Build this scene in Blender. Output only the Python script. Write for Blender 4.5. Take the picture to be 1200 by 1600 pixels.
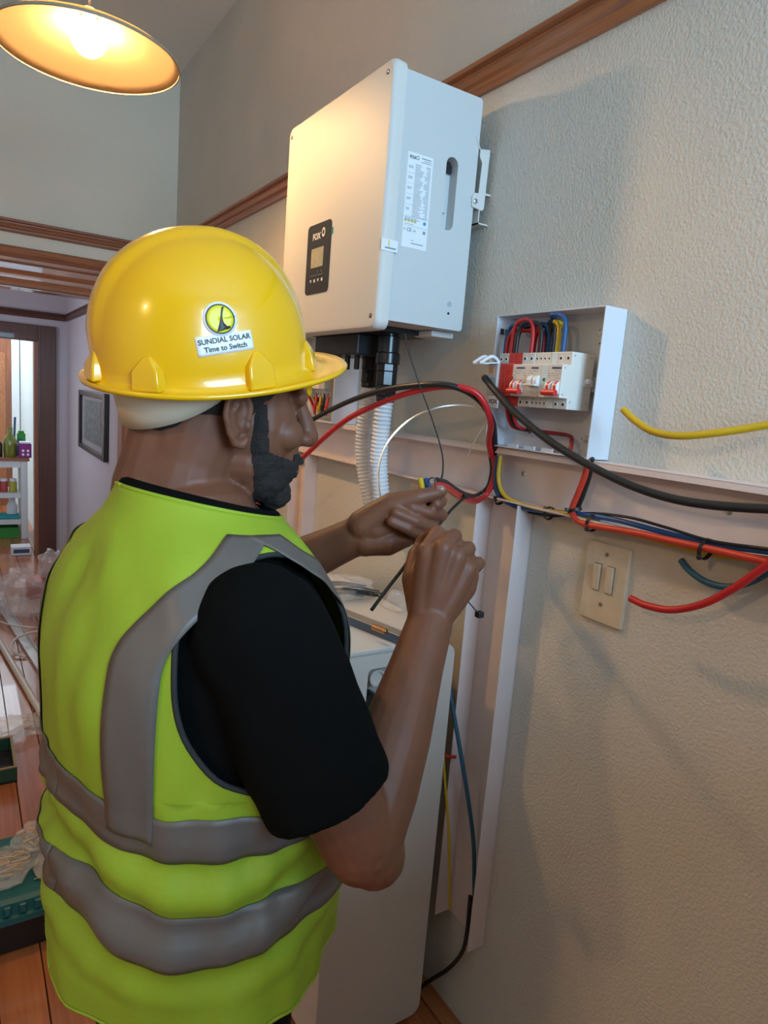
import bpy, bmesh, math, random
from mathutils import Vector, Matrix, noise
from mathutils.bvhtree import BVHTree
random.seed(7)
S = bpy.context.scene
for o in list(bpy.data.objects): bpy.data.objects.remove(o, do_unlink=True)
COL = S.collection
PI = math.pi
V = Vector

# ------------------------------------------------------------------ camera
F = 1048.0                                   # focal length in pixels of the 1200 x 1600 frame
CAM = V((-1.05, 0.0, 1.535))
_ey = V((-670, -225, F)).normalized()
_ez = -V((-510, 6400, F)); _ez = (_ez - _ez.dot(_ey) * _ey).normalized()
_ex = _ey.cross(_ez)
if _ex.x < 0: _ex = -_ex
RIGHT = V((_ex.x, _ey.x, _ez.x)); DOWN = V((_ex.y, _ey.y, _ez.y)); FWD = V((_ex.z, _ey.z, _ez.z))
cd = bpy.data.cameras.new('camera'); cam = bpy.data.objects.new('camera', cd); COL.objects.link(cam)
cd.sensor_fit = 'VERTICAL'; cd.sensor_height = 36; cd.lens = F / 1600 * 36; cd.clip_start = .02
cam.matrix_world = Matrix(((RIGHT.x, -DOWN.x, -FWD.x, CAM.x), (RIGHT.y, -DOWN.y, -FWD.y, CAM.y), (RIGHT.z, -DOWN.z, -FWD.z, CAM.z), (0, 0, 0, 1)))
S.camera = cam

# ------------------------------------------------------------------ world, daylight, exposure
w = bpy.data.worlds.new('world'); S.world = w; w.use_nodes = True
w.node_tree.nodes['Background'].inputs[0].default_value = (.62, .78, 1, 1)
w.node_tree.nodes['Background'].inputs[1].default_value = 1.0
def area(name, loc, rot, sx, sy, power, col):
    l = bpy.data.lights.new(name, 'AREA'); l.shape = 'RECTANGLE'; l.size = sx; l.size_y = sy; l.energy = power; l.color = col
    o = bpy.data.objects.new(name, l); COL.objects.link(o); o.location = loc; o.rotation_euler = rot
    return o
# daylight at the room's own window (behind the camera) and at the far room's window; the hall fill light has no window
area('daylight_room_window', (-.62, -1.56, 2.12), (PI/2, 0, 0), .95, 1.1, 46, (.42, .72, 1.0))
area('daylight_far_room', (-1.3, 8.2, 2.25), (0, 0, 0), 1.6, 1.6, 30, (.78, .9, 1.0))
area('hall_fill', (-1.55, 5.2, 1.6), (0, -PI/2, 0), 1.1, 1.0, 7, (.85, .85, 1.0))
BULB = 290.0                                  # emission strength of the pendant's bulb (the lamp builder uses it)
S.view_settings.view_transform = 'Standard'; S.view_settings.look = 'None'
S.view_settings.gamma = 1; S.view_settings.use_curve_mapping = False
S.view_settings.exposure = 0.58

# ------------------------------------------------------------------ helpers
def ray(u, v):
    return RIGHT * ((u - 600) / F) + DOWN * ((v - 800) / F) + FWD
def at(u, v, d): return CAM + ray(u, v) * d                                   # a point d metres in front of the camera
def atX(u, v, X): r = ray(u, v); return CAM + r * ((X - CAM.x) / r.x)
def atY(u, v, Y): r = ray(u, v); return CAM + r * ((Y - CAM.y) / r.y)
def atZ(u, v, Z): r = ray(u, v); return CAM + r * ((Z - CAM.z) / r.z)

MATS = {}
def mat(name, col, rough=.6, metal=0, bump=0, bscale=60, var=0, vscale=8, spec=None, trans=0, emis=0, ecol=None, coat=0, bdist=.002, alpha=1, sheen=0, sss=0, ior=None, detail=3):
    m = bpy.data.materials.new(name); m.use_nodes = True
    nt = m.node_tree; b = nt.nodes['Principled BSDF']
    b.inputs['Base Color'].default_value = (*col, 1); b.inputs['Roughness'].default_value = rough; b.inputs['Metallic'].default_value = metal
    if spec is not None: b.inputs['Specular IOR Level'].default_value = spec
    if ior: b.inputs['IOR'].default_value = ior
    b.inputs['Transmission Weight'].default_value = trans; b.inputs['Coat Weight'].default_value = coat
    b.inputs['Alpha'].default_value = alpha
    if sheen: b.inputs['Sheen Weight'].default_value = sheen
    if sss: b.inputs['Subsurface Weight'].default_value = sss; b.inputs['Subsurface Radius'].default_value = (.012, .005, .003)
    if emis:
        b.inputs['Emission Color'].default_value = (*(ecol or col), 1); b.inputs['Emission Strength'].default_value = emis
    tc = nt.nodes.new('ShaderNodeTexCoord')
    if var:
        n = nt.nodes.new('ShaderNodeTexNoise'); n.inputs['Scale'].default_value = vscale; n.inputs['Detail'].default_value = 4
        nt.links.new(tc.outputs['Object'], n.inputs['Vector'])
        r = nt.nodes.new('ShaderNodeMapRange'); r.inputs[1].default_value = .3; r.inputs[2].default_value = .7; r.inputs[3].default_value = 1 - var; r.inputs[4].default_value = 1 + var
        nt.links.new(n.outputs['Fac'], r.inputs[0])
        mx = nt.nodes.new('ShaderNodeVectorMath'); mx.operation = 'SCALE'; mx.inputs[0].default_value = col
        nt.links.new(r.outputs[0], mx.inputs['Scale']); nt.links.new(mx.outputs[0], b.inputs['Base Color'])
    if bump:
        n = nt.nodes.new('ShaderNodeTexNoise'); n.inputs['Scale'].default_value = bscale; n.inputs['Detail'].default_value = detail
        nt.links.new(tc.outputs['Object'], n.inputs['Vector'])
        bp = nt.nodes.new('ShaderNodeBump'); bp.inputs['Strength'].default_value = bump; bp.inputs['Distance'].default_value = bdist
        nt.links.new(n.outputs['Fac'], bp.inputs['Height']); nt.links.new(bp.outputs[0], b.inputs['Normal'])
    MATS[name] = m
    return m
def wood(name, c1, c2, axis=1, scale=14, rough=.4, coat=0):
    m = mat(name, c1, rough, coat=coat); nt = m.node_tree; b = nt.nodes['Principled BSDF']
    tc = nt.nodes.new('ShaderNodeTexCoord'); mp = nt.nodes.new('ShaderNodeMapping')
    s = [scale * 3] * 3; s[axis] = scale * .12; mp.inputs['Scale'].default_value = s
    n = nt.nodes.new('ShaderNodeTexNoise'); n.inputs['Scale'].default_value = 1; n.inputs['Detail'].default_value = 6; n.inputs['Distortion'].default_value = 1.2
    oi = nt.nodes.new('ShaderNodeObjectInfo'); ad = nt.nodes.new('ShaderNodeVectorMath'); ad.operation = 'ADD'
    sc = nt.nodes.new('ShaderNodeVectorMath'); sc.operation = 'SCALE'; sc.inputs[0].default_value = (7, 11, 5)
    nt.links.new(oi.outputs['Random'], sc.inputs['Scale']); nt.links.new(tc.outputs['Object'], ad.inputs[0]); nt.links.new(sc.outputs[0], ad.inputs[1])
    nt.links.new(ad.outputs[0], mp.inputs[0]); nt.links.new(mp.outputs[0], n.inputs['Vector'])
    cr = nt.nodes.new('ShaderNodeValToRGB'); cr.color_ramp.elements[0].position = .3; cr.color_ramp.elements[1].position = .72
    cr.color_ramp.elements[0].color = (*c2, 1); cr.color_ramp.elements[1].color = (*c1, 1)
    nt.links.new(n.outputs['Fac'], cr.inputs[0]); nt.links.new(cr.outputs[0], b.inputs['Base Color'])
    bp = nt.nodes.new('ShaderNodeBump'); bp.inputs['Strength'].default_value = .25; bp.inputs['Distance'].default_value = .001
    nt.links.new(n.outputs['Fac'], bp.inputs['Height']); nt.links.new(bp.outputs[0], b.inputs['Normal'])
    return m

class MB:
    def __init__(s): s.v = []; s.f = []
    def add(s, vs, fs):
        o = len(s.v); s.v += [V(p) for p in vs]; s.f += [tuple(i + o for i in f) for f in fs]; return s
    def box(s, a, b, M=None):
        x0, y0, z0 = (min(a[i], b[i]) for i in range(3)); x1, y1, z1 = (max(a[i], b[i]) for i in range(3))
        vs = [V(p) for p in ((x0,y0,z0),(x1,y0,z0),(x1,y1,z0),(x0,y1,z0),(x0,y0,z1),(x1,y0,z1),(x1,y1,z1),(x0,y1,z1))]
        if M: vs = [M @ p for p in vs]
        return s.add(vs, [(0,3,2,1),(4,5,6,7),(0,1,5,4),(1,2,6,5),(2,3,7,6),(3,0,4,7)])
    def loft(s, rings, cap0=True, cap1=True, closed=True):
        n = len(rings[0]); vs = [p for r in rings for p in r]; fs = []
        for i in range(len(rings) - 1):
            for j in range(n if closed else n - 1):
                k = (j + 1) % n; fs.append((i*n+j, i*n+k, (i+1)*n+k, (i+1)*n+j))
        if closed and cap0: fs.append(tuple(range(n - 1, -1, -1)))
        if closed and cap1: fs.append(tuple((len(rings)-1)*n + j for j in range(n)))
        return s.add(vs, fs)
    def tube(s, pts, r, n=10, cap=True, flat=None):
        pts = [V(p) for p in pts]; rr = r if isinstance(r, (list, tuple)) else [r] * len(pts)
        rings = []; t0 = (pts[1] - pts[0]).normalized(); a = t0.orthogonal().normalized()
        for i, p in enumerate(pts):
            t = (pts[min(i+1, len(pts)-1)] - pts[max(i-1, 0)]).normalized()
            a = (a - t * a.dot(t)); a = a.normalized() if a.length > 1e-6 else t.orthogonal().normalized()
            b = t.cross(a)
            rings.append([p + (a * math.cos(2*PI*k/n) + b * math.sin(2*PI*k/n) * (flat or 1)) * rr[i] for k in range(n)])
        return s.loft(rings, cap, cap)
    def lathe(s, prof, o=(0,0,0), n=24, axis='Z', cap=True):
        o = V(o); rings = []
        for r, h in prof:
            ring = []
            for k in range(n):
                c, d = r * math.cos(2*PI*k/n), r * math.sin(2*PI*k/n)
                ring.append(o + (V((c, d, h)) if axis == 'Z' else V((h, c, d)) if axis == 'X' else V((d, h, c))))
            rings.append(ring)
        return s.loft(rings, cap, cap)
    def prism(s, poly, vec):
        n = len(poly); vec = V(vec); a = [V(p) for p in poly]; b = [p + vec for p in a]
        return s.add(a + b, [tuple(range(n-1, -1, -1)), tuple(range(n, 2*n))] + [(i, (i+1) % n, n+(i+1) % n, n+i) for i in range(n)])
    def ball(s, c, r, n=14, m=10, R=None):
        r = V((r, r, r)) if not hasattr(r, '__len__') else V(r); c = V(c); rings = []
        for i in range(m + 1):
            th = -PI/2 + PI * min(max(i / m, .004), .996)
            ring = []
            for k in range(n):
                p = V((math.cos(th)*math.cos(2*PI*k/n)*r.x, math.cos(th)*math.sin(2*PI*k/n)*r.y, math.sin(th)*r.z))
                ring.append(c + (R @ p if R else p))
            rings.append(ring)
        return s.loft(rings)
    def mesh(s, name):
        me = bpy.data.meshes.new(name); me.from_pydata([tuple(p) for p in s.v], [], s.f); me.update()
        bm = bmesh.new(); bm.from_mesh(me); bmesh.ops.recalc_face_normals(bm, faces=bm.faces); bm.to_mesh(me); bm.free()
        return me
    def build(s, name, m, parent=None, smooth=False, bevel=0, seg=2, solid=0, soff=0, sub=0, origin=None):
        me = s.mesh(name)
        if origin is None and parent is None:
            xs = [p.co for p in me.vertices]
            origin = V((sum(p.x for p in xs)/len(xs), sum(p.y for p in xs)/len(xs), min(p.z for p in xs)))
        o = bpy.data.objects.new(name, me); COL.objects.link(o)
        if m: me.materials.append(m if not isinstance(m, str) else MATS[m])
        if origin is not None:
            me.transform(Matrix.Translation(-V(origin))); o.location = origin
        attach(o, parent)
        if smooth: setsmooth(o, smooth)
        if solid: md = o.modifiers.new('solid', 'SOLIDIFY'); md.thickness = solid; md.offset = soff
        if bevel:
            md = o.modifiers.new('bevel', 'BEVEL'); md.width = bevel; md.segments = seg; md.limit_method = 'ANGLE'; md.angle_limit = .6
        if sub: md = o.modifiers.new('sub', 'SUBSURF'); md.levels = sub; md.render_levels = sub
        return o
def setsmooth(o, angle=True):
    me = o.data
    for p in me.polygons: p.use_smooth = True
    if angle is not True:
        bm = bmesh.new(); bm.from_mesh(me)
        for e in bm.edges:
            if len(e.link_faces) == 2 and e.calc_face_angle(0) > angle: e.smooth = False
        bm.to_mesh(me); bm.free()
def attach(o, parent):
    if parent is not None:
        o.parent = parent                     # parts are modelled in world coordinates; only top-level objects carry a location
        o.matrix_parent_inverse = Matrix.Translation(-parent.location) if parent.parent is None else Matrix.Identity(4)
def tag(o, label=None, cat=None, group=None, kind=None):
    if label: o['label'] = label
    if cat: o['category'] = cat
    if group: o['group'] = group
    if kind: o['kind'] = kind
    return o
def thing(name, label, cat, loc=(0,0,0), group=None):
    o = bpy.data.objects.new(name, None); COL.objects.link(o); o.location = loc; o.empty_display_size = .05
    return tag(o, label, cat, group)
def spline(pts, n=10):
    pts = [V(p) for p in pts]; out = []
    P = [pts[0] * 2 - pts[1]] + pts + [pts[-1] * 2 - pts[-2]]
    for i in range(1, len(P) - 2):
        a, b, c, d = P[i-1], P[i], P[i+1], P[i+2]
        for k in range(n):
            t = k / n
            out.append(.5 * ((2*b) + (c - a) * t + (2*a - 5*b + 4*c - d) * t*t + (3*b - a - 3*c + d) * t**3))
    out.append(pts[-1]); return out
def cable(name, pts, r, m, label=None, cat='cable', parent=None, group=None, n=8, sn=10):
    o = MB().tube(spline(pts, sn), r, n).build(name, m, parent, smooth=.9)
    if label: tag(o, label, cat, group)
    return o
def text(name, body, size, M, m, parent, depth=0.0002, align='CENTER', bold=0, wrap=None):
    cu = bpy.data.curves.new(name, 'FONT'); cu.body = body; cu.size = size; cu.align_x = align; cu.align_y = 'CENTER'; cu.extrude = depth; cu.offset = bold
    cu.resolution_u = 3
    t = bpy.data.objects.new(name + '_tmp', cu); COL.objects.link(t)
    dg = bpy.context.evaluated_depsgraph_get(); me = bpy.data.meshes.new_from_object(t.evaluated_get(dg)); me.name = name
    bpy.data.objects.remove(t, do_unlink=True)
    me.transform(M)
    if wrap:
        for vtx in me.vertices: vtx.co = wrap(vtx.co)
    o = bpy.data.objects.new(name, me); COL.objects.link(o); me.materials.clear(); me.materials.append(MATS[m]); attach(o, parent)
    return o
def frame3(o, x, y, z):
    x, y, z = V(x), V(y), V(z)
    return Matrix(((x.x, y.x, z.x, o[0]), (x.y, y.y, z.y, o[1]), (x.z, y.z, z.z, o[2]), (0, 0, 0, 1)))
def rrect(x0, x1, y0, y1, r, n=5):
    out = []
    for cx, cy, a0 in ((x1-r, y1-r, 0), (x0+r, y1-r, PI/2), (x0+r, y0+r, PI), (x1-r, y0+r, 1.5*PI)):
        for k in range(n + 1): a = a0 + PI/2*k/n; out.append((cx + r*math.cos(a), cy + r*math.sin(a)))
    return out
def remesh(mb_or_me, voxel, smooth_it=3, name='m'):
    me = mb_or_me.mesh(name) if isinstance(mb_or_me, MB) else mb_or_me
    o = bpy.data.objects.new('tmp', me); COL.objects.link(o)
    md = o.modifiers.new('r', 'REMESH'); md.mode = 'VOXEL'; md.voxel_size = voxel; md.use_smooth_shade = True
    if smooth_it: sm = o.modifiers.new('s', 'SMOOTH'); sm.factor = .5; sm.iterations = smooth_it
    dg = bpy.context.evaluated_depsgraph_get(); out = bpy.data.meshes.new_from_object(o.evaluated_get(dg)); out.name = name
    bpy.data.objects.remove(o, do_unlink=True)
    return out
def meshobj(name, me, m, parent=None):
    o = bpy.data.objects.new(name, me); COL.objects.link(o); me.materials.clear(); me.materials.append(MATS[m]); attach(o, parent); return o

# ------------------------------------------------------------------ materials
mat('plaster', (.66, .62, .55), .85, bump=.6, bscale=170, bdist=.0035, var=.035, vscale=3, detail=4)
mat('plaster_back', (.80, .76, .65), .85, bump=.3, bscale=120, bdist=.002, var=.03, vscale=2)
mat('hall_paint', (.52, .49, .52), .8, bump=.2, bscale=80)
mat('far_paint', (.72, .78, .78), .8, bump=.1, bscale=60)
mat('ceiling_paint', (.82, .78, .70), .9, bump=.15, bscale=90)
wood('rail_wood', (.50, .20, .075), (.30, .10, .04), 1, 16, .38, .3)
wood('rail_wood_x', (.42, .17, .085), (.24, .085, .04), 0, 16, .38, .3)
wood('frame_wood', (.36, .13, .06), (.2, .065, .03), 2, 14, .4, .2)
wood('dark_wood', (.13, .045, .025), (.07, .025, .015), 2, 12, .4, .2)
wood('floor_wood', (.50, .17, .055), (.30, .085, .028), 1, 10, .28, .5)
mat('gap', (.05, .02, .01), .9)
mat('white_plastic', (.78, .79, .82), .4)
mat('pvc_pink', (.80, .68, .65), .45, var=.03, vscale=14)
mat('white_paint', (.8, .82, .82), .5)
mat('black', (.012, .012, .013), .45)
mat('black_gloss', (.012, .012, .014), .25)
mat('cable_black', (.014, .014, .015), .42)
mat('cable_red', (.55, .018, .022), .38)
mat('cable_orange_red', (.62, .05, .025), .4)
mat('cable_blue', (.012, .09, .28), .4)
mat('cable_teal', (.02, .10, .16), .45)
mat('cable_yellow', (.62, .40, .015), .42)
mat('copper', (.75, .35, .14), .35, 1)
mat('steel', (.6, .6, .6), .3, 1)
mat('wire_silver', (.7, .68, .64), .35, .9)

# ------------------------------------------------------------------ room shell
XL, YB, YF, ZC = -3.3, 3.97, -1.6, 3.18
T = .12
def struct(name, mb, m, label=None, **k):
    return tag(mb.build(name, m, None, **k), label, None, None, 'structure')
wr = struct('wall_right', MB().box((0, YF - T, 0), (T, YB + T, ZC)), 'plaster', 'rough cream plastered wall behind the inverter')
DX0, DX1, DZ = -1.10, -.25, 1.975            # doorway in the back wall
wb = MB().box((XL - T, YB, 0), (DX0, YB + T, ZC)).box((DX1, YB, 0), (0, YB + T, ZC)).box((DX0, YB, DZ), (DX1, YB + T, ZC))
struct('wall_back', wb, 'plaster_back', 'grey cream end wall with the doorway')
struct('wall_left', MB().box((XL - T, YF - T, 0), (XL, YB, ZC)), 'plaster_back')
WX0, WX1, WZ0, WZ1 = -1.12, -.12, 1.55, 2.70   # window behind the camera
wf = MB().box((XL, YF - T, 0), (WX0, YF, ZC)).box((WX1, YF - T, 0), (0, YF, ZC)).box((WX0, YF - T, 0), (WX1, YF, WZ0)).box((WX0, YF - T, WZ1), (WX1, YF, ZC))
struct('wall_front', wf, 'plaster_back')
wn = struct('window_1', MB().box((WX0, YF - .1, WZ0), (WX0 + .06, YF - .04, WZ1)).box((WX1 - .06, YF - .1, WZ0), (WX1, YF - .04, WZ1)).box((WX0, YF - .1, WZ0), (WX1, YF - .04, WZ0 + .06)).box((WX0, YF - .1, WZ1 - .06), (WX1, YF - .04, WZ1)).box((-.64, YF - .1, WZ0), (-.60, YF - .04, WZ1)), 'white_paint')
struct('ceiling', MB().box((XL - T, YF - T, ZC), (T, YB + T, ZC + .1)), 'ceiling_paint')
fl = struct('floor', MB().box((XL - T, YF - T, -.12), (T, 9.6, -.022)), 'gap', 'varnished orange brown wooden plank floor')
def planks(y0, y1, x0, x1, w=.105):
    n = int((x1 - x0) / w); me = None
    for i in range(n + 1):
        a = x0 + i * w
        o = MB().box((0, y0, -.021), (w - .003, y1, 0)).build('plank', 'floor_wood', None, bevel=.0015, seg=1, origin=(0, 0, 0)) if me is None else None
        if me is None:
            me = o.data
        else:
            o = bpy.data.objects.new('plank', me); COL.objects.link(o)
            md = o.modifiers.new('bevel', 'BEVEL'); md.width = .0015; md.segments = 1
        o.location = (a, 0, random.uniform(-.0008, 0)); attach(o, fl)
planks(YF, YB + T, -3.3, 0)
planks(YB + T, 9.5, -1.9, -.2, .14)

def rail(name, axis, c, a0, a1, z0, z1, m, sgn=-1, th=1):
    # moulded picture rail: profile (out, height)
    h = z1 - z0; prof = [(0, 0), (.010, 0), (.016, .14*h), (.016, .26*h), (.024, .34*h), (.030, .5*h), (.024, .62*h), (.018, .66*h), (.018, .74*h), (.028, .82*h), (.030, .94*h), (.026, h), (0, h)]
    rings = []
    for a in (a0, a1):
        rings.append([V((c + sgn*p*th, a, z0 + q)) if axis == 'Y' else V((a, c + sgn*p*th, z0 + q)) for p, q in prof])
    return struct(name, MB().loft(rings), m, 'moulded varnished wooden picture rail')
rail('trim_1', 'Y', -.0005, YF, YB - .001, 2.255, 2.322, 'rail_wood')
rail('trim_2', 'X', YB - .0005, XL, -.032, 2.215, 2.278, 'rail_wood_x')

# doorway architrave of the back wall
d1 = thing('door_1', 'moulded orange wooden architrave around the doorway', None); d1['kind'] = 'structure'
def arch_jamb(x0, x1, z1, y, nm='jamb'):
    prof = [(0, 0), (0, .016), (.12, .022), (.2, .014), (.3, .014), (.42, .026), (.55, .028), (.66, .016), (.75, .016), (.85, .03), (1, .034), (1, 0)]
    w_ = x1 - x0
    rings = [[V((x0 + p*w_, y - q, z)) for p, q in prof] for z in (0, z1)]
    return MB().loft(rings)
arch_jamb(DX1 - .012, DX1 + .15, DZ, YB - .0005).build('jamb', 'frame_wood', d1)
arch_jamb(DX0 + .012, DX0 - .15, DZ, YB - .0005).build('jamb', 'frame_wood', d1)
prof = [(0, 0), (0, .03), (.08, .034), (.2, .018), (.3, .018), (.42, .034), (.56, .036), (.64, .02), (.72, .02), (.82, .042), (.94, .05), (1, .044), (1, 0)]
rings = [[V((x, YB - .0005 - q, DZ - .012 + p * .185)) for p, q in prof] for x in (DX0 - .16, DX1 + .16)]
MB().loft(rings).build('head', 'rail_wood_x', d1)
MB().box((DX1 - .02, YB + .001, 0), (DX1 - .001, YB + T, DZ - .02)).build('lining', 'frame_wood', d1)
MB().box((DX0 + .001, YB + .001, 0), (DX0 + .02, YB + T, DZ - .02)).build('lining', 'frame_wood', d1)
MB().box((DX0 + .001, YB + .001, DZ - .02), (DX1 - .001, YB + T, DZ - .001)).build('lining', 'rail_wood_x', d1)

# hall behind it
YH, XH = 6.30, -.255                          # hall end wall, hall right wall
struct('wall_hall_right', MB().box((XH, YB + T + .002, 0), (XH + .1, YH + .1, 2.9)), 'hall_paint')
struct('wall_hall_left', MB().box((-1.75, YB + T + .002, 0), (-1.65, YH + .1, 2.9)), 'hall_paint')
struct('ceiling_hall', MB().box((-1.75, YB + T + .002, 2.9), (0, YH + .1, 3.0)), 'ceiling_paint')
HX0, HX1, HZ = -1.2, -.475, 1.80
struct('wall_hall_end', MB().box((-1.65, YH, 0), (HX0, YH + .1, 2.9)).box((HX1, YH, 0), (XH, YH + .1, 2.9)).box((HX0, YH, HZ), (HX1, YH + .1, 2.9)), 'hall_paint')
rail('trim_3', 'X', YH - .0005, -1.65, XH - .02, 1.985, 2.04, 'dark_wood', -1, .8)
rail('trim_4', 'Y', XH - .0005, YB + T + .05, YH - .02, 1.985, 2.04, 'dark_wood', -1, .8)
d2 = thing('door_2', 'dark brown door frame at the end of the hall', None); d2['kind'] = 'structure'
MB().box((HX1 + .002, YH - .025, 0), (HX1 + .135, YH - .0005, HZ + .13)).build('jamb', 'dark_wood', d2, bevel=.006)
MB().box((HX0 - .135, YH - .025, 0), (HX0 - .002, YH - .0005, HZ + .13)).build('jamb', 'dark_wood', d2, bevel=.006)
MB().box((HX0 - .002, YH - .025, HZ + .002), (HX1 + .002, YH - .0005, HZ + .13)).build('head', 'dark_wood', d2, bevel=.006)
MB().box((HX1 - .028, YH - .01, 0), (HX1 - .001, YH + .1, HZ - .002)).build('lining', 'frame_wood', d2)
MB().box((HX0 + .001, YH - .01, 0), (HX0 + .028, YH + .1, HZ - .002)).build('lining', 'frame_wood', d2)
# far room
YR = 8.9
struct('wall_far_end', MB().box((-2.6, YR, 0), (-.2, YR + .1, 2.7)), 'far_paint')
struct('wall_far_right', MB().box((-.42, YH + .101, 0), (-.32, YR, 2.7)), 'far_paint')
struct('wall_far_left', MB().box((-2.7, YH + .101, 0), (-2.6, YR, 2.7)), 'far_paint')
struct('ceiling_far', MB().box((-2.7, YH + .101, 2.7), (-.2, YR + .1, 2.8)), 'ceiling_paint')
d3 = thing('door_3', 'orange brown wooden door in the far room', None); d3['kind'] = 'structure'
# ================================================================== inverter
mat('inv_white', (.68, .665, .635), .55, bump=.06, bscale=700, bdist=.0006)
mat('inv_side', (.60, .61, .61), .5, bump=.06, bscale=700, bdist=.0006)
mat('panel_dark', (.035, .03, .03), .3)
mat('lcd', (.42, .40, .28), .3, var=.15, vscale=90)
mat('paper', (.82, .84, .87), .5)
mat('ink', (.05, .05, .06), .7)
mat('ink_grey', (.28, .29, .32), .7)
mat('teal_film', (.02, .25, .23), .3)
mat('warn_yellow', (.75, .6, .12), .5)
mat('dot_blue', (.03, .32, .62), .5)
mat('print_white', (.85, .83, .78), .5)
YI, YIL = 1.284, 1.800                        # near (right) side and far side of the case
inv = thing('inverter', 'large white wall-mounted solar inverter with a small black display panel', 'inverter', (-.16, 1.54, 1.69))
# case: a box with the grip slot cut through its near side
xs0, xs1 = -.262, -.045; zb0, zb1 = 1.712, 2.216
sx0, sx1, sz0, sz1 = -.130, -.098, 1.925, 2.078
sl = rrect(sx0, sx1, sz0, sz1, .0155, 6)
outer = rrect(xs0, xs1, zb0, zb1, .008, 6)
c = MB()
n = len(sl)
ro = [V((x, YI, z)) for x, z in outer]; ri = [V((x, YI, z)) for x, z in sl]
c.add(ro + ri, [(i, (i+1) % n, n + (i+1) % n, n + i) for i in range(n)])            # near side with the slot
c.loft([ro, [V((p.x, YIL - .01, p.z)) for p in ro]], False, True)
casing = c.build('casing', 'inv_side', inv, smooth=.6)
g = MB(); g.loft([ri, [p + V((0, .028, 0)) for p in ri]], False, True)
grip = g.build('grip_recess', 'inv_side', inv, smooth=.6)
MB().box((-.118, YI + .018, 1.965), (-.108, YI + .0275, 2.045)).build('grip_rib', 'inv_side', grip, bevel=.002)
MB().prism([(-.128, YI + .02, 2.052), (-.100, YI + .02, 2.05), (-.1, YI + .02, 2.066), (-.107, YI + .02, 2.074), (-.121, YI + .02, 2.074), (-.128, YI + .02, 2.066)], (0, .006, 0)).build('grip_opening', 'black', grip)
# front cover: a shallow lid, slightly larger, rounded corners
cov = MB(); rings = []
for dx, ins in ((0, .001), (-.020, 0), (-.027, .002), (-.031, .0055), (-.0325, .011)):
    rings.append([V((-.252 + dx, y, z)) for y, z in rrect(YI - .006 + ins, YIL + ins * -1, 1.690 + ins, 2.232 - ins, .020, 6)])
cov.loft(rings)
cover = cov.build('front_cover', 'inv_white', inv, smooth=.5)
XF = -.2846
for y, z in ((YI + .018, 2.205), (YI + .018, 1.718), (YIL - .022, 2.205), (YIL - .022, 1.718)):
    s_ = MB().lathe([(.0, XF - .0006), (.0052, XF - .0006), (.0052, XF + .002), (0, XF + .002)], (0, y, z), 14, 'X', False).build('screw', 'black', inv)
    MB().lathe([(.0, XF - .0012), (.0026, XF - .0012), (.0032, XF + .001), (0, XF + .001)], (0, y, z + .0005), 10, 'X', False).build('screw_head', 'steel', s_)
# display panel
py0, py1, pz0, pz1 = 1.513, 1.640, 1.789, 1.956
pn = MB().loft([[V((XF + .001, y, z)) for y, z in rrect(py0, py1, pz0, pz1, .012)], [V((XF - .0018, y, z)) for y, z in rrect(py0, py1, pz0, pz1, .012)]]).build('display_panel', 'panel_dark', inv, smooth=.5)
tag(pn, 'black display panel with small screen')
pc = (py0 + py1) / 2
MB().loft([[V((XF - .0017 - k, y, z)) for y, z in rrect(pc - .030, pc + .036, 1.852, 1.898, .002)] for k in (0, .0006)]).build('screen', 'lcd', pn)
MF = lambda y, z, d=.0022: frame3((XF - d, y, z), (0, -1, 0), (0, 0, 1), (-1, 0, 0))
text('logo_text', 'FOX', .021, MF(pc + .012, 1.925), 'print_white', pn, bold=.0006)
rg = []
for k in range(24):
    a = 2 * PI * k / 24; rg.append((a,))
def ring_flat(cy, cz, r0, r1, x, stretch=1.25):
    a_ = [V((x, cy + r0*math.cos(2*PI*k/24), cz + stretch*r0*math.sin(2*PI*k/24))) for k in range(24)]
    b_ = [V((x, cy + r1*math.cos(2*PI*k/24), cz + stretch*r1*math.sin(2*PI*k/24))) for k in range(24)]
    return MB().loft([a_, b_], False, False)
ring_flat(pc - .025, 1.931, .0048, .0088, XF - .0023).build('logo_ring', 'print_white', pn)
MB().box((XF - .0024, pc - .034, 1.8325), (XF - .0017, pc + .034, 1.8335)).build('line', 'ink_grey', pn)
for k in range(4):
    yy = pc + .032 - k * .0205
    MB().prism([(XF - .0024, yy - .0035, 1.8235), (XF - .0024, yy + .0035, 1.8235), (XF - .0024, yy + (0.0035 if k % 2 else .001), 1.8165), (XF - .0024, yy - (.0035 if k % 2 else .001), 1.8165)], (.0006, 0, 0)).build('button_mark', 'print_white', pn)
for k in range(2):
    MB().lathe([(0, 0), (.0016, 0), (.0016, .0006), (0, .0006)], (XF - .0024, pc - .004 - k*.02, 1.8405), 8, 'X', False).build('indicator', 'ink_grey', pn)
MB().box((XF - .001, py0 - .0085, 1.920), (XF - .0004, py0 + .002, 1.935)).build('film_tab', 'teal_film', inv)
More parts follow.
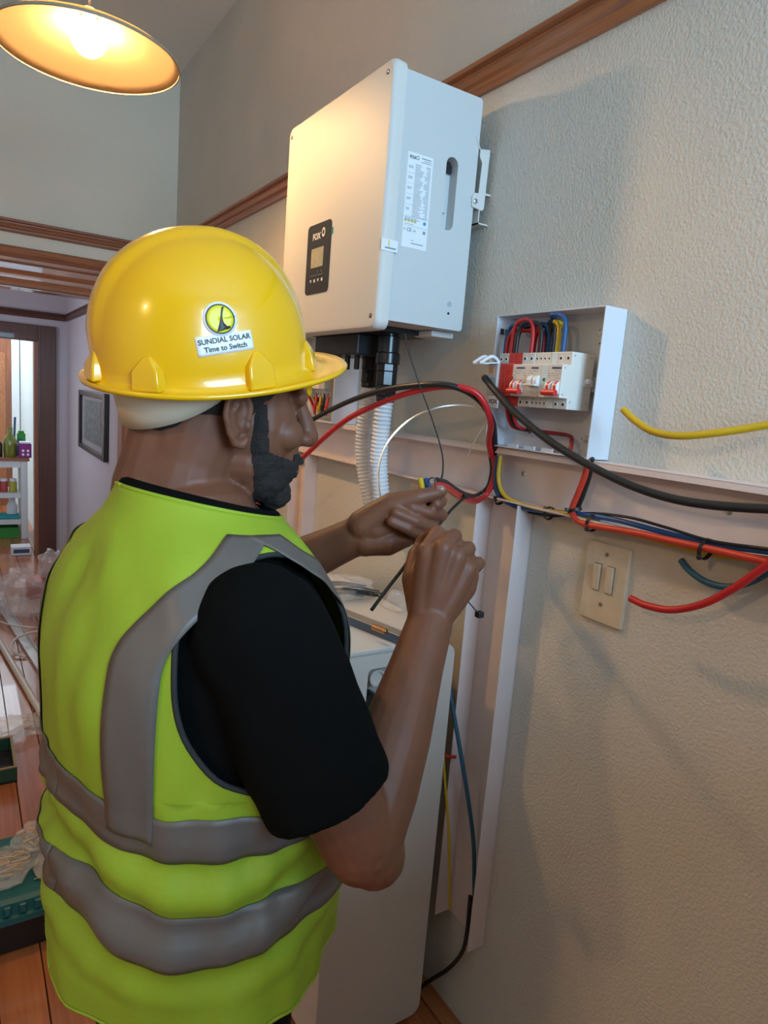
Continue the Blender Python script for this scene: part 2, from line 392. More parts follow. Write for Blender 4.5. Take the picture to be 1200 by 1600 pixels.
# rating label on the side
lab = MB().box((-.232, YI - .0008, 1.870), (-.166, YI - .0001, 2.062)).build('rating_label', 'paper', inv)
tag(lab, 'white rating label printed with small text')
MS = lambda x, z: frame3((x, YI - .0010, z), (1, 0, 0), (0, 0, 1), (0, -1, 0))
text('label_logo', 'FOX', .0085, MS(-.219, 2.052), 'ink', lab, depth=.0001, bold=.0003)
MB().add(*(lambda m: ([V((-.2065 + p.y, YI - .0011, 2.0535 + p.z)) for p in m.v], m.f))(ring_flat(0, 0, .0026, .0036, 0, 1.1))).build('label_ring', 'ink', lab)
pr = MB(); rnd = random.Random(3)
def bar(x0, x1, z, h=.0011): pr.box((x0, YI - .0012, z - h/2), (x1, YI - .0009, z + h/2))
bar(-.196, -.171, 2.055, .002); bar(-.190, -.171, 2.0505); bar(-.197, -.171, 2.0472)
z = 2.040
for blk in range(5):
    rows = 7 if blk < 4 else 8
    for r in range(rows):
        if r in (2, 3): bar(-.228, -.228 + rnd.uniform(.008, .013), z, .0012)
        bar(-.211, -.211 + rnd.uniform(.012, .024), z, .0009); bar(-.171 - rnd.uniform(.006, .016), -.171, z, .0009)
        z -= .0029
    bar(-.230, -.170, z + .0011, .0003); z -= .0008
for r in range(3): bar(-.229, -.229 + rnd.uniform(.025, .04), z - .001 - r*.0026, .0009)
pr.build('label_print', 'ink_grey', lab)
pr = MB()
for k in range(4):
    x = -.226 + k*.0085; pr.prism([(x - .0036, YI - .0012, 1.9225), (x + .0036, YI - .0012, 1.9225), (x, YI - .0012, 1.9285)], (0, .0003, 0))
pr.build('warning_signs', 'warn_yellow', lab)
MB().lathe([(0, 0), (.0038, 0), (.0038, -.0005), (0, -.0005)], (-.176, YI - .0009, 1.9255), 16, 'Y', False).build('blue_dot', 'dot_blue', lab)
pr = MB(); bar(-.230, -.168, 1.9335, .0004); bar(-.230, -.168, 1.9145, .0004); bar(-.228, -.205, 1.918, .0008)
pr.build('label_lines', 'ink_grey', lab)
text('label_mark', 'CE', .0105, MS(-.215, 1.9065), 'ink', lab, depth=.0001)
text('label_mark', 'X', .0085, MS(-.227, 1.9065), 'ink_grey', lab, depth=.0001)
text('label_mark', 'UK', .007, MS(-.201, 1.906), 'ink_grey', lab, depth=.0001)
for a_ in ((-.1785, -.172, 1.9065, .0065), (-.2075, -.201, 1.886, .0012), (-.2075, -.176, 1.880, .0018)):
    pr = MB(); bar(*a_); pr.build('label_code', 'ink_grey', lab)
# small tag wrapped over the cover edge
wt = MB().box((-.2855, YI - .0068, 1.852), (-.244, YI - .0062, 1.876)).build('warning_sticker', 'paper', inv)
MB().box((-.276, YI - .0071, 1.857), (-.248, YI - .0066, 1.860)).build('sticker_print', 'ink_grey', wt)
MB().box((-.268, YI - .0071, 1.861), (-.265, YI - .0066, 1.874)).build('sticker_stripe', 'warn_yellow', wt)
# earth symbol, tiny hole
es = MB(); ring_ = ring_flat(0, 0, .0048, .0058, 0, 1)
es.add([V((-.088 + p.y, YI - .0006, 1.768 + p.z)) for p in ring_.v], ring_.f)
es.box((-.0885, YI - .0008, 1.768), (-.0875, YI - .0003, 1.772)).box((-.0912, YI - .0008, 1.7672), (-.0848, YI - .0003, 1.768)).box((-.0900, YI - .0008, 1.7652), (-.086, YI - .0003, 1.766))
es.build('earth_symbol', 'ink_grey', inv)
MB().lathe([(0, 0), (.003, 0), (.003, -.0006), (0, -.0006)], (-.0885, YI - .0001, 1.7475), 12, 'Y', False).build('screw_hole', 'black', inv)
# wall bracket
br = MB().prism([(-.042, YI - .004, 2.112), (-.014, YI - .004, 2.117), (-.0165, YI - .004, 1.990), (-.022, YI - .004, 1.984), (-.052, YI - .004, 1.988), (-.053, YI - .004, 2.010), (-.048, YI - .004, 2.018), (-.036, YI - .004, 2.020), (-.034, YI - .004, 2.085), (-.042, YI - .004, 2.096)], (0, .003, 0)).build('bracket', 'inv_white', inv, bevel=.001)
MB().box((-.030, YI - .003, 1.955), (-.0275, YI + .30, 1.99)).box((-.030, YI - .003, 1.955), (-.0005, YI + .3, 1.958)).box((-.03, YI - .003, 2.02), (-.0005, YI + .4, 2.024)).build('bracket_rail', 'inv_white', br)
MB().prism([(-.058, YI - .002, 2.136), (-.0555, YI - .002, 2.136), (-.040, YI - .002, 2.112), (-.0435, YI - .002, 2.112)], (0, .0025, 0)).build('bracket_hook', 'inv_white', br)
MB().lathe([(0, 0), (.0055, 0), (.0055, -.004), (.003, -.005), (0, -.005)], (-.0455, YI - .004, 2.000), 12, 'Y', False).build('bolt', 'steel', br, smooth=.6)
MB().box((-.20, 1.38, 1.700), (-.05, 1.76, 1.7115)).build('underside_plate', 'black', inv)
MB().box((-.10, 1.325, 1.697), (-.035, 1.40, 1.7115)).build('base_foot', 'inv_white', inv, bevel=.004)
# connectors under the case
def gland(x, y, ztop, seg, name, par):
    m_ = MB(); z = ztop
    for r, h, nn in seg:
        m_.lathe([(r*.96, z), (r, z - .0015), (r, z - h + .0015), (r*.96, z - h)], (x, y, 0), nn); z -= h
    return m_.build(name, 'black_gloss', par, smooth=.5), z
cb = MB().box((-.2, 1.50, 1.648), (-.11, 1.74, 1.7005)).build('connector_block', 'black', inv, bevel=.004)
for k in range(4): MB().lathe([(.007, 0), (.007, -.035), (.004, -.036)], (-.175, 1.54 + k*.05, 1.648), 10).build('socket', 'black_gloss', cb, smooth=.6)
gp = atX(606, 560, -.15); gx, gy = -.15, gp.y
g1, zg1 = gland(gx, gy, 1.712, [(.022, .018, 20), (.0265, .040, 20), (.030, .026, 20), (.0265, .018, 8), (.026, .034, 8), (.029, .026, 6), (.023, .014, 16)], 'cable_gland', inv)
g2y = atX(579, 560, -.13).y
g2, zg2 = gland(-.13, g2y, 1.712, [(.020, .02, 16), (.0235, .075, 8), (.022, .035, 8), (.02, .012, 16)], 'cable_gland', inv)

# corrugated conduits
def conduit(pts, r, name, label):
    P_ = spline(pts, 40); L = [0]
    for a, b in zip(P_, P_[1:]): L.append(L[-1] + (b - a).length)
    step = .0016; out = []; i = 0; rad = []; s = 0
    while s < L[-1]:
        while L[i+1] < s: i += 1
        t = (s - L[i]) / max(L[i+1] - L[i], 1e-9); out.append(P_[i].lerp(P_[i+1], t)); rad.append(r * (1 + .062 * max(-.85, min(.85, 1.6*math.sin(2*PI*s/.0098))))); s += step
    return tag(MB().tube(out, rad, 18).build(name, 'white_plastic', None, smooth=True), label, 'conduit', 'corrugated conduits under the inverter')
conduit([(gx, gy, zg1 - .001), atX(597, 660, -.15), atX(592, 720, -.145), atX(596, 780, -.13), atX(600, 838, -.105)], .0215, 'corrugated_conduit', 'white corrugated conduit nearer the fuse box, fed from the large black gland')
conduit([(-.13, g2y, zg2 - .001), atX(572, 640, -.13), atX(567, 700, -.125), atX(572, 750, -.115), atX(582, 795, -.1), atX(594, 840, -.08)], .0205, 'corrugated_conduit', 'white corrugated conduit farther along the wall, below the slim gland')

# ================================================================== trunking
def channel(name, label, axis, a0, a1, b0, b1, depth, lip, lipr=0):
    # axis 'Y': runs along Y between a0..a1, b = z range.  axis 'Z': runs along Z, b = y range
    t = .0028; t_ = thing(name, label, 'trunking', (0, (a0+a1)/2, b0) if axis == 'Y' else (0, (b0+b1)/2, a0))
    def bx(x0, x1, p0, p1):
        return MB().box((x0, a0, p0), (x1, a1, p1)) if axis == 'Y' else MB().box((x0, p0, a0), (x1, p1, a1))
    bx(-t - .0004, -.0004, b0, b1).build('back_plate', 'pvc_pink', t_)
    bx(-depth, -t - .0005, b0, b0 + t).build('flange', 'pvc_pink', t_, bevel=.0006, seg=1)
    bx(-depth, -t - .0005, b1 - t, b1).build('flange', 'pvc_pink', t_, bevel=.0006, seg=1)
    if lip: bx(-depth, -depth + t, b1 - lip, b1 - t - .0002).build('lip', 'pvc_pink', t_)
    if lipr: bx(-depth, -depth + t, b0 + t + .0002, b0 + lipr).build('lip', 'pvc_pink', t_)
    return t_
ht = channel('cable_trunking', 'long pinkish white open trunking running level along the wall below the boxes', 'Y', -.15, 2.75, 1.343, 1.4575, .047, .013, .004)
for yy in (1.07, 1.62, .6): MB().lathe([(0, 0), (.006, 0), (.005, -.002), (0, -.0025)], (-.0034, yy, 1.405), 12, 'X', False).build('screw', 'steel', ht)
vt = channel('cable_trunking', 'tall upright trunking below the light switch side, running down to the floor', 'Z', .262, 1.341, 1.031, 1.166, .048, 0)
tag(vt, 'tall upright open trunking standing beside the light switch')
channel('cable_trunking', 'short upright trunking at the far end, just past the bearded chin', 'Z', .75, 1.341, 2.068, 2.195, .048, 0)
tg = 'tall upright'

# ================================================================== distribution board
mat('breaker', (.74, .70, .64), .45)
mat('breaker_blue', (.68, .76, .78), .45)
mat('breaker_grey', (.5, .48, .46), .5)
mat('breaker_red', (.62, .045, .03), .4)
mat('toggle_red', (.66, .03, .03), .3)
mat('db_white', (.68, .69, .74), .45)
mat('hole', (.03, .028, .026), .7)
mat('logo_blue', (.03, .05, .22), .5)
mat('led_green', (.02, .2, .06), .4)
db = thing('distribution_board', 'open white distribution box with breakers and coloured loops of wire, cover removed', 'fuse box', (0, 1.0, 1.459))
YD0, YD1, ZD0, ZD1, XD = .853, 1.145, 1.4595, 1.738, -.06
t = .0028
e = MB().box((-.0045, YD0, ZD0), (-.0006, YD1, ZD1)).box((XD, YD0, ZD0), (-.0045, YD0 + t, ZD1)).box((XD, YD1 - t, ZD0), (-.0045, YD1, ZD1))
e.box((XD, YD0 + t, ZD1 - t), (-.0045, YD1 - t, ZD1)).box((XD, YD0 + t, ZD0), (-.0045, YD1 - t, ZD0 + t))
encl = e.build('enclosure', 'db_white', db, bevel=.0007, seg=1)
for y, z in ((.895, 1.70), (.905, 1.495), (1.09, 1.70), (1.05, 1.495)):
    p_ = MB().lathe([(.0055, -.0045), (.005, -.02), (.0028, -.0205), (.0028, -.016)], (0, y, z), 12, 'X').build('screw_post', 'db_white', encl, smooth=.6)
for k in range(4): MB().box((XD + .008, .9 + k*.05, ZD0 + t), (XD + .012, .93 + k*.05, ZD0 + .010)).build('knockout', 'db_white', encl)
for k in range(2): MB().box((-.006, .882 + k*.014, 1.677), (-.0044, .892 + k*.014, 1.679)).build('slot', 'hole', encl)
for k in range(2): MB().box((-.05 + k*.014, YD1 - t - .0012, 1.70), (-.04 + k*.014, YD1 - t, 1.712)).build('slot', 'hole', encl)
MB().box((-.020, YD0 + .008, 1.585), (-.0125, YD1 - .008, 1.613)).build('din_rail', 'steel', db)
# breakers: stepped profile (x, z)
def prof(xn, xs, z0, z1, n0, n1): return [(-.0205, z0), (xs, z0), (xs, n0), (xn, n0), (xn, n1), (xs, n1), (xs, z1), (-.0205, z1)]
def module(y0, wid, xn, xs, m, name='breaker', z0=1.548, z1=1.655, n0=1.568, n1=1.630, par=db):
    return MB().prism([(x, y0 + .0003, z) for x, z in prof(xn, xs, z0, z1, n0, n1)], (0, wid - .0006, 0)).build(name, m, par, bevel=.0012, seg=2)
def terminals(y0, n, w_, xs, par, z=1.643, z2=1.557, r=.0048, step=None):
    for k in range(n):
        yy = y0 + w_ * (k + .5) / n
        for zz in (z, z2):
            MB().lathe([(0, .0002), (r, .0002), (r, -.0006), (r*.75, -.0006), (0, -.0004)], (xs, yy, zz), 12, 'X', False).build('terminal', 'white_plastic', par)
            MB().lathe([(0, -.0009), (r*.6, -.0009), (r*.6, 0), (0, 0)], (xs, yy, zz), 8, 'X', False).build('terminal_screw', 'hole', par)
xn, xs = -.104, -.082
mw = .0185
y = .898
M_list = []
def face_print(b_, yc, w_, xn_):
    MB().box((xn_ - .0006, yc - w_*.42, 1.6215), (xn_ + .0002, yc + w_*.20, 1.6245)).build('maker_stripe', 'logo_blue', b_)
    p_ = MB()
    rr_ = random.Random(int(yc*1000))
    for r in range(5):
        x_ = yc + w_*.4
        while x_ > yc - w_*.4:
            l = rr_.uniform(.0015, .006); 
            if rr_.random() < .7: p_.box((xn_ - .0004, x_ - l, 1.6165 - r*.0042), (xn_ + .0002, x_, 1.6175 - r*.0042))
            x_ -= l + .0025
    p_.build('face_print', 'ink_grey', b_)
def toggle2(b_, y0, w_, xn_, m='toggle_red'):
    for k in range(2):
        yc = y0 + w_*(k*.5 + .25)
        c_ = MB().lathe([(0, -.0055), (.0125, -.0055), (.0125, .0055), (0, .0055)], (xn_ + .004, yc, 1.587), 18, 'Y', False).build('toggle_drum', 'white_plastic', b_, smooth=.5)
        MB().lathe([(0, -.0042), (.0131, -.0042), (.0131, .0010), (0, .0010)], (xn_ + .004, yc, 1.587), 18, 'Y', False).build('toggle_mark', m, c_, smooth=.5)
    MB().tube([(xn_ - .010, y0 + .002, 1.577), (xn_ - .010, y0 + w_ - .002, 1.577)], .0058, 12).build('toggle_bar', m, b_, smooth=.6)
# right double-pole breaker
b = module(y, 2*mw, xn, xs, 'breaker'); terminals(y, 2, 2*mw, xs, b); face_print(b, y + mw, 2*mw, xn); toggle2(b, y, 2*mw, xn); y += 2*mw
for p_ in ((-.03, 1.562), (-.03, 1.648), (-.075, 1.562), (-.075, 1.648), (-.097, 1.575), (-.097, 1.624)):
    MB().lathe([(0, 0), (.0022, 0), (.0022, -.0005), (0, -.0005)], (p_[0], .898, p_[1]), 8, 'Y', False).build('rivet', 'breaker_grey', b)
MB().prism([(-.045, .8975, 1.606), (-.018, .8975, 1.606), (-.018, .8975, 1.594), (-.045, .8975, 1.594)], (0, -.0012, 0)).build('side_latch', 'white_plastic', b)
MB().lathe([(0, 0), (.006, 0), (.005, -.008), (.003, -.009), (0, -.009)], (-.036, .8975, 1.603), 12, 'Y', False).build('side_post', 'white_plastic', b, smooth=.6)
# residual-current module in the middle
b = module(y, .9*mw, xn, xs, 'breaker_blue'); MB().box((xn - .0006, y + .004, 1.598), (xn + .0002, y + .010, 1.604)).build('test_button', 'led_green', b); y += .9*mw
b = module(y, 2.3*mw, xn, xs + .001, 'breaker', n0=1.568); terminals(y, 4, 2.3*mw, xs + .001, b, r=.0034)
for k in range(2):
    MB().lathe([(0, -.0052), (.0115, -.0052), (.0115, .0052), (0, .0052)], (xn + .003, y + .008 + k*.016, 1.598), 16, 'Y', False).build('toggle_drum', 'white_plastic', b, smooth=.5)
MB().box((xn - .014, y + .001, 1.588), (xn - .004, y + .033, 1.592)).build('toggle_bar', 'breaker', b, bevel=.001)
MB().prism([(xn - .0008, y + .001, 1.570), (xn - .0008, y + .034, 1.570), (xn - .006, y + .028, 1.580), (xn - .006, y + .006, 1.580)], (.001, 0, 0)).build('toggle_skirt', 'breaker', b)
face_print(b, y + 1.1*mw, 1.6*mw, xn); y += 2.3*mw
# left double-pole breaker
b = module(y, 2*mw, xn, xs, 'breaker'); terminals(y, 2, 2*mw, xs, b); face_print(b, y + mw, 2*mw, xn); toggle2(b, y, 2*mw, xn); y += 2*mw
MB().box((xn - .0006, y - .004, 1.600), (xn + .0002, y - .0005, 1.606)).build('flag', 'toggle_red', b)
# red surge arrester cartridges
for k in range(2):
    b = module(y, 1.05*mw, xn, xs, 'breaker_red', 'surge_arrester', n1=1.632, z0=1.548); 
    p_ = MB()
    for r in range(9): p_.box((xn - .0008, y + .002, 1.574 + r*.0062), (xn + .0002, y + mw - .002, 1.5752 + r*.0062))
    p_.build('grille', 'toggle_red', b); y += 1.05*mw
yl = y
# grey surge unit at the far end with hinged clear clip
b = module(y, 1.6*mw, xn - .006, xs, 'breaker_grey', 'surge_unit', n1=1.632, n0=1.566); terminals(y, 2, 1.6*mw, xs, b)
MB().box((xn - .0066, y + .004, 1.600), (xn - .0058, y + .020, 1.602)).build('face_print', 'ink_grey', b)
MB().box((xn - .0066, y + .004, 1.590), (xn - .0058, y + .026, 1.591)).build('face_print', 'ink_grey', b)
MB().box((xn - .0068, y + .012, 1.612), (xn - .0055, y + .024, 1.624)).build('terminal_window', 'copper', b)
for k in range(2):
    yy = y + .008 + k*.022
    MB().tube(spline([(xn + .004, yy, 1.634), (xn - .006, yy + .002, 1.643), (xn - .018, yy + .004, 1.644), (xn - .030, yy + .012, 1.634), (xn - .034, yy + .016, 1.630)], 5), .0038, 8, flat=.8).build('clip', 'white_plastic', b, smooth=True)
MB().prism([(xn - .004, y - .002, 1.632), (xn - .004, y + .032, 1.632), (xn - .034, y + .045, 1.628), (xn - .034, y + .012, 1.628)], (0, 0, .002)).build('clip_plate', 'white_plastic', b)
tagp = MB().box((xn - .004, yl - .009, 1.541), (xn - .002, yl + .021, 1.567)).build('name_tag', 'paper', db, bevel=.0008)
text('tag_text', 'FOX', .0125, frame3((xn - .0043, yl + .006, 1.554), (0, -1, 0), (0, 0, 1), (-1, 0, 0)), 'ink', tagp, depth=.0001, bold=.0003)
# jumper loops in the top of the box
def loop(p0, p1, top, x, m, x2=None, r=.0042):
    y0, y1 = p0, p1
    s_ = (1 if y1 > y0 else -1) * min(1, abs(y1 - y0)/.052)
    pts = [(x, y0, 1.64), (x, y0, top - .03), (x, y0 + s_*.006, top - .009), (x, y0 + s_*.02, top - .001), (x2 or x, (y0+y1)/2, top), (x2 or x, y1 - s_*.02, top - .001), (x2 or x, y1 - s_*.006, top - .009), (x2 or x, y1, top - .03), (x2 or x, y1, 1.64)]
    MB().tube(spline(pts, 6), r, 8).build('jumper_wire', m, db, smooth=True)
loop(1.108, 1.00, 1.716, -.060, 'cable_blue', -.045)
loop(1.097, 1.008, 1.703, -.066, 'cable_red', -.05)
loop(1.086, .985, 1.712, -.05, 'cable_black', -.042)
loop(1.076, 1.020, 1.722, -.072, 'cable_red', -.070)
loop(1.060, .998, 1.716, -.074, 'cable_black', -.068)
loop(1.0, .980, 1.722, -.044, 'cable_black', -.052)
loop(1.02, .935, 1.727, -.036, 'cable_blue', -.070)
loop(.985, .956, 1.715, -.04, 'cable_yellow', -.064)
loop(1.034, 1.010, 1.705, -.05, 'cable_red', -.058)
# wires inside the lower half
for y0, m, r in ((1.088, 'cable_red', .0042), (1.078, 'cable_black', .0042), (1.070, 'cable_red', .0036)):
    MB().tube(spline([(-.06, y0, 1.552), (-.045, y0, 1.515), (-.03, y0 - .012, 1.502), (-.028, .99, 1.500), (-.03, .93, 1.498), (-.045, .908, 1.485), (-.055, .902, 1.468), (-.055, .900, 1.4605)], 6), r, 8).build('lower_wire', m, db, smooth=True)

# second board farther along the wall, below the inverter
db2 = thing('distribution_board', 'second white distribution box half hidden behind the yellow hat peak', 'fuse box', (0, 2.0, 1.459))
a = atX(532, 545, -.06); y0 = atX(530, 655, -.06).y
MB().box((-.004, y0, 1.4585), (-.0006, y0 + .34, 1.735)).box((-.085, y0, 1.4585), (-.004, y0 + .003, 1.735)).box((-.085, y0 + .337, 1.4585), (-.004, y0 + .34, 1.735)).box((-.085, y0 + .003, 1.4585), (-.004, y0 + .337, 1.4615)).box((-.085, y0 + .003, 1.732), (-.004, y0 + .337, 1.735)).build('enclosure', 'db_white', db2)
for k in range(7):
    b = module(y0 + .045 + k*.036, .036, -.095, -.072, 'breaker' if k % 3 else 'breaker_grey', par=db2, z0=1.535, z1=1.665, n0=1.56, n1=1.64)
    terminals(y0 + .045 + k*.036, 2, .036, -.072, b, z=1.652, z2=1.547)
    MB().box((-.106, y0 + .055 + k*.036, 1.592), (-.095, y0 + .07 + k*.036, 1.606)).build('toggle', 'black' if k % 2 else 'white_plastic', b, bevel=.001)
for k, (m, yy) in enumerate((('cable_orange_red', .06), ('cable_black', .085), ('cable_yellow', .11), ('cable_red', .14))):
    MB().tube(spline([(-.07, y0 + yy, 1.545), (-.075, y0 + yy, 1.50), (-.06, y0 + yy + .03, 1.48), (-.05, y0 + yy + .06, 1.50), (-.07, y0 + yy + .07, 1.545)], 6), .0045, 8).build('wire_loop', m, db2, smooth=True)

# ================================================================== light switch
mat('switch_cream', (.68, .58, .44), .4, var=.08, vscale=30)
mat('switch_dark', (.25, .18, .12), .6)
sw = thing('light_switch', 'old cream double light switch plate on the plaster wall', 'light switch', (0, .82, 1.147))
MB().loft([[V((x, y, z)) for y, z in rrect(.768 + i, .870 - i, 1.147 + i, 1.303 - i, .004)] for x, i in ((-.0006, 0), (-.006, .0005), (-.008, .0025))]).build('plate', 'switch_cream', sw, smooth=.5)
for yc in (.836, .805):
    MB().box((-.0086, yc - .0085, 1.208), (-.0078, yc + .0085, 1.262)).build('rocker_gap', 'switch_dark', sw)
    MB().prism([(-.008, yc, 1.2095), (-.0115, yc, 1.2095), (-.0155, yc, 1.250), (-.0125, yc, 1.2605), (-.008, yc, 1.2605)], (0, .0001, 0))
    m_ = MB(); m_.prism([(-.008, yc - .007, 1.2095), (-.0110, yc - .007, 1.2095), (-.0160, yc - .007, 1.2605), (-.008, yc - .007, 1.2605)], (0, .014, 0)).build('rocker', 'switch_cream', sw, bevel=.001)
for z in (1.282, 1.184): 
    MB().lathe([(0, 0), (.0042, 0), (.0036, -.0015), (0, -.0018)], (-.0079, .82, z), 12, 'X', False).build('screw', 'switch_dark', sw)
# ================================================================== pendant lamp
mat('shade', (.24, .18, .11), .8, bump=.1, bscale=300)
nt = MATS['shade'].node_tree; tl = nt.nodes.new('ShaderNodeBsdfTranslucent'); tl.inputs[0].default_value = (.95, .74, .48, 1); ms = nt.nodes.new('ShaderNodeMixShader'); ms.inputs[0].default_value = .62
nt.links.new(nt.nodes['Principled BSDF'].outputs[0], ms.inputs[1]); nt.links.new(tl.outputs[0], ms.inputs[2]); nt.links.new(ms.outputs[0], nt.nodes['Material Output'].inputs[0])
mat('shade_rim', (.32, .27, .2), .6)
mat('bulb', (1, .85, .6), .4, emis=BULB, ecol=(1.0, .60, .25))
def pendant(LX, LY, LZ, label, rb=.042):
    lamp = thing('pendant_lamp', label, 'lamp', (LX, LY, ZC))
    R0, ZS = .213, LZ - .036
    sh = MB().lathe([(R0, ZS), (.195, ZS + .015), (.15, ZS + .036), (.09, ZS + .054), (.045, ZS + .07), (.026, ZS + .092)], (LX, LY, 0), 64, 'Z', False).build('shade', 'shade', lamp, smooth=True, solid=.0018, soff=0)
    MB().lathe([(R0 - .001, ZS + .003), (R0 + .0022, ZS + .003), (R0 + .0022, ZS - .003), (R0 - .001, ZS - .003), (R0 - .001, ZS + .003)], (LX, LY, 0), 64, 'Z', False).build('rim', 'shade_rim', sh, smooth=.6)
    MB().ball((LX, LY, LZ), rb, 24, 16).build('bulb', 'bulb', lamp, smooth=True)
    MB().lathe([(.014, LZ + .040), (.016, LZ + .046), (.016, LZ + .064), (.006, LZ + .072)], (LX, LY, 0), 18).build('socket', 'shade_rim', lamp, smooth=.6)
    MB().tube([(LX, LY, LZ + .07), (LX, LY, ZC - .02)], .0035, 8).build('cord', 'shade_rim', lamp, smooth=True)
    MB().lathe([(.045, ZC - .001), (.045, ZC - .012), (.012, ZC - .03)], (LX, LY, 0), 20).build('ceiling_rose', 'white_plastic', lamp, smooth=.6)
pendant(-.757, 1.95, 2.355, 'cream cone pendant lamp with a glowing globe bulb, hanging from the ceiling')
pendant(-2.25, .10, 2.25, 'matching pendant lamp out of view at the left of the room', .034)

# ================================================================== cables
def uvX(seq):
    out = [atX(u, v, x) for u, v, x in seq]
    if seq[-1][0] > 1250: e_ = V((out[-1].x*.9, -.13, out[-1].z - .004)); l_ = out[-1].copy(); out += [l_.lerp(e_, k/8) for k in range(1, 9)]      # cables that leave at the right run on along the wall
    return out
def uvD(seq): return [at(u, v, d) for u, v, d in seq]
# thick black cable from the surge unit to the right
pts = uvX([(757, 590, -.118), (775, 612, -.125), (805, 645, -.125), (860, 690, -.12), (930, 732, -.11), (1000, 764, -.10), (1080, 785, -.09), (1200, 795, -.075), (1330, 792, -.06)])
tk = thing('power_cable', 'thick black cable hanging in front of the fuse box and leaving at the right', 'cable', pts[-1])
MB().tube(spline(pts, 10), .0072, 12).build('sheath', 'cable_black', tk, smooth=True)
d = (pts[0] - pts[1]).normalized()
MB().tube([pts[0], pts[0] + d * .008], .005, 10).build('bare_end', 'copper', tk)
# red and black solar cables arching behind the face
cable('solar_cable', uvX([(772, 712, -.035), (773, 690, -.06), (768, 655, -.10), (745, 622, -.15), (705, 603, -.2), (655, 602, -.23), (590, 612, -.25), (530, 634, -.25), (470, 668, -.25), (425, 710, -.23), (400, 760, -.2), (392, 830, -.15), (390, 900, -.1)]) + [V((-.08, 1.98, .6)), V((-.06, 1.96, .2)), V((-.09, 2.0, .008))], .0066, 'cable_black', 'black cable arching from the fuse box in front of the conduits')
cable('solar_cable', uvX([(768, 712, -.045), (764, 690, -.075), (766, 655, -.12), (745, 615, -.16), (700, 604, -.2), (640, 614, -.225), (585, 634, -.235), (540, 657, -.24), (500, 690, -.24), (450, 738, -.24), (415, 775, -.24), (385, 802, -.24), (350, 850, -.2), (335, 920, -.12)]) + [V((-.07, 2.28, .6)), V((-.05, 2.2, .2)), V((-.08, 2.16, .008))], .0068, 'cable_red', 'red cable arching from the fuse box down behind the chin')
# thin earth wire and its bare tail
cable('earth_wire', uvX([(762, 646, -.11), (745, 637, -.13), (715, 633, -.16), (680, 638, -.2), (640, 656, -.24), (608, 688, -.28), (593, 725, -.31), (592, 760, -.33), (597, 790, -.34)]), .0021, 'wire_silver', 'thin bare wire curling from the fuse box down to the hand', n=6)
cable('earth_wire', uvX([(766, 655, -.11), (752, 672, -.115), (738, 696, -.12), (731, 714, -.12)]), .0016, 'wire_silver', 'short bare wire tail sticking out below the fuse box', n=6)
# bundle that is being tied: leaves the box, dips into the trunking and comes out to the hand
HB = [(693, 757, 1.03), (678, 752, 1.0)]
def bundle(off, m, label, r):
    base = uvX([(770 + off[0], 712, -.04), (772 + off[0], 735, -.036), (766 + off[0], 760, -.04), (752 + off[0], 774 + off[1], -.06), (735, 777 + off[1], -.14)]) + uvD([(715, 768 + off[1], 1.17), (697, 756 + off[1], 1.06), (682, 752 + off[1], .985)])
    return cable('supply_wire', base, r, m, label)
bundle((3, 4), 'cable_red', 'red wire of the bundle pulled out of the trunking to the hand', .0046)
bundle((-4, -2), 'cable_black', 'black wire of the bundle pulled out of the trunking to the hand', .0042)
bundle((-1, 8), 'cable_orange_red', 'orange red wire below the others in the bundle in hand', .0034)
# blue and yellow wires with the bundle along the trunking
bl = [(778, 712, -.04), (775, 745, -.040), (780, 774, -.036), (803, 790, -.034), (850, 799, -.034), (900, 803, -.034), (960, 812, -.036), (1030, 830, -.038), (1110, 850, -.042), (1200, 862, -.052), (1300, 878, -.055)]
cable('supply_wire', uvX(bl), .0052, 'cable_blue', 'blue wire tied along the trunking to the right edge')
cable('supply_wire', uvX([(782, 712, -.042), (779, 745, -.044), (786, 771, -.040), (810, 786, -.038), (860, 799, -.036), (905, 806, -.034), (960, 826, -.016), (1030, 846, -.014), (1110, 866, -.016), (1200, 878, -.03), (1300, 900, -.03)]), .0048, 'cable_yellow', 'yellow wire beside the blue one in the trunking')
cable('supply_wire', uvX([(772, 712, -.03), (770, 745, -.028), (779, 776, -.022), (810, 795, -.016), (860, 806, -.014), (920, 802, -.026), (980, 808, -.044), (1040, 824, -.047), (1110, 845, -.05), (1200, 858, -.06), (1300, 872, -.062)]), .0028, 'cable_black', 'slim black wire lying on top of the blue wire')
cable('supply_wire', uvX([(919, 716, -.054), (915, 740, -.045), (904, 770, -.042), (894, 797, -.044), (903, 814, -.046), (930, 822, -.047), (990, 832, -.048), (1050, 845, -.05), (1120, 860, -.055), (1200, 878, -.065), (1300, 900, -.07)]), .0062, 'cable_orange_red', 'orange red cable dropping from the box corner and running right along the trunking')
cable('supply_wire', uvX([(925, 716, -.050), (920, 745, -.036), (910, 775, -.034), (902, 798, -.034), (912, 810, -.030), (935, 817, -.020), (990, 832, -.012), (1100, 858, -.012), (1300, 890, -.02)]), .0052, 'cable_black', 'black cable dropping from the box corner beside the orange red one')
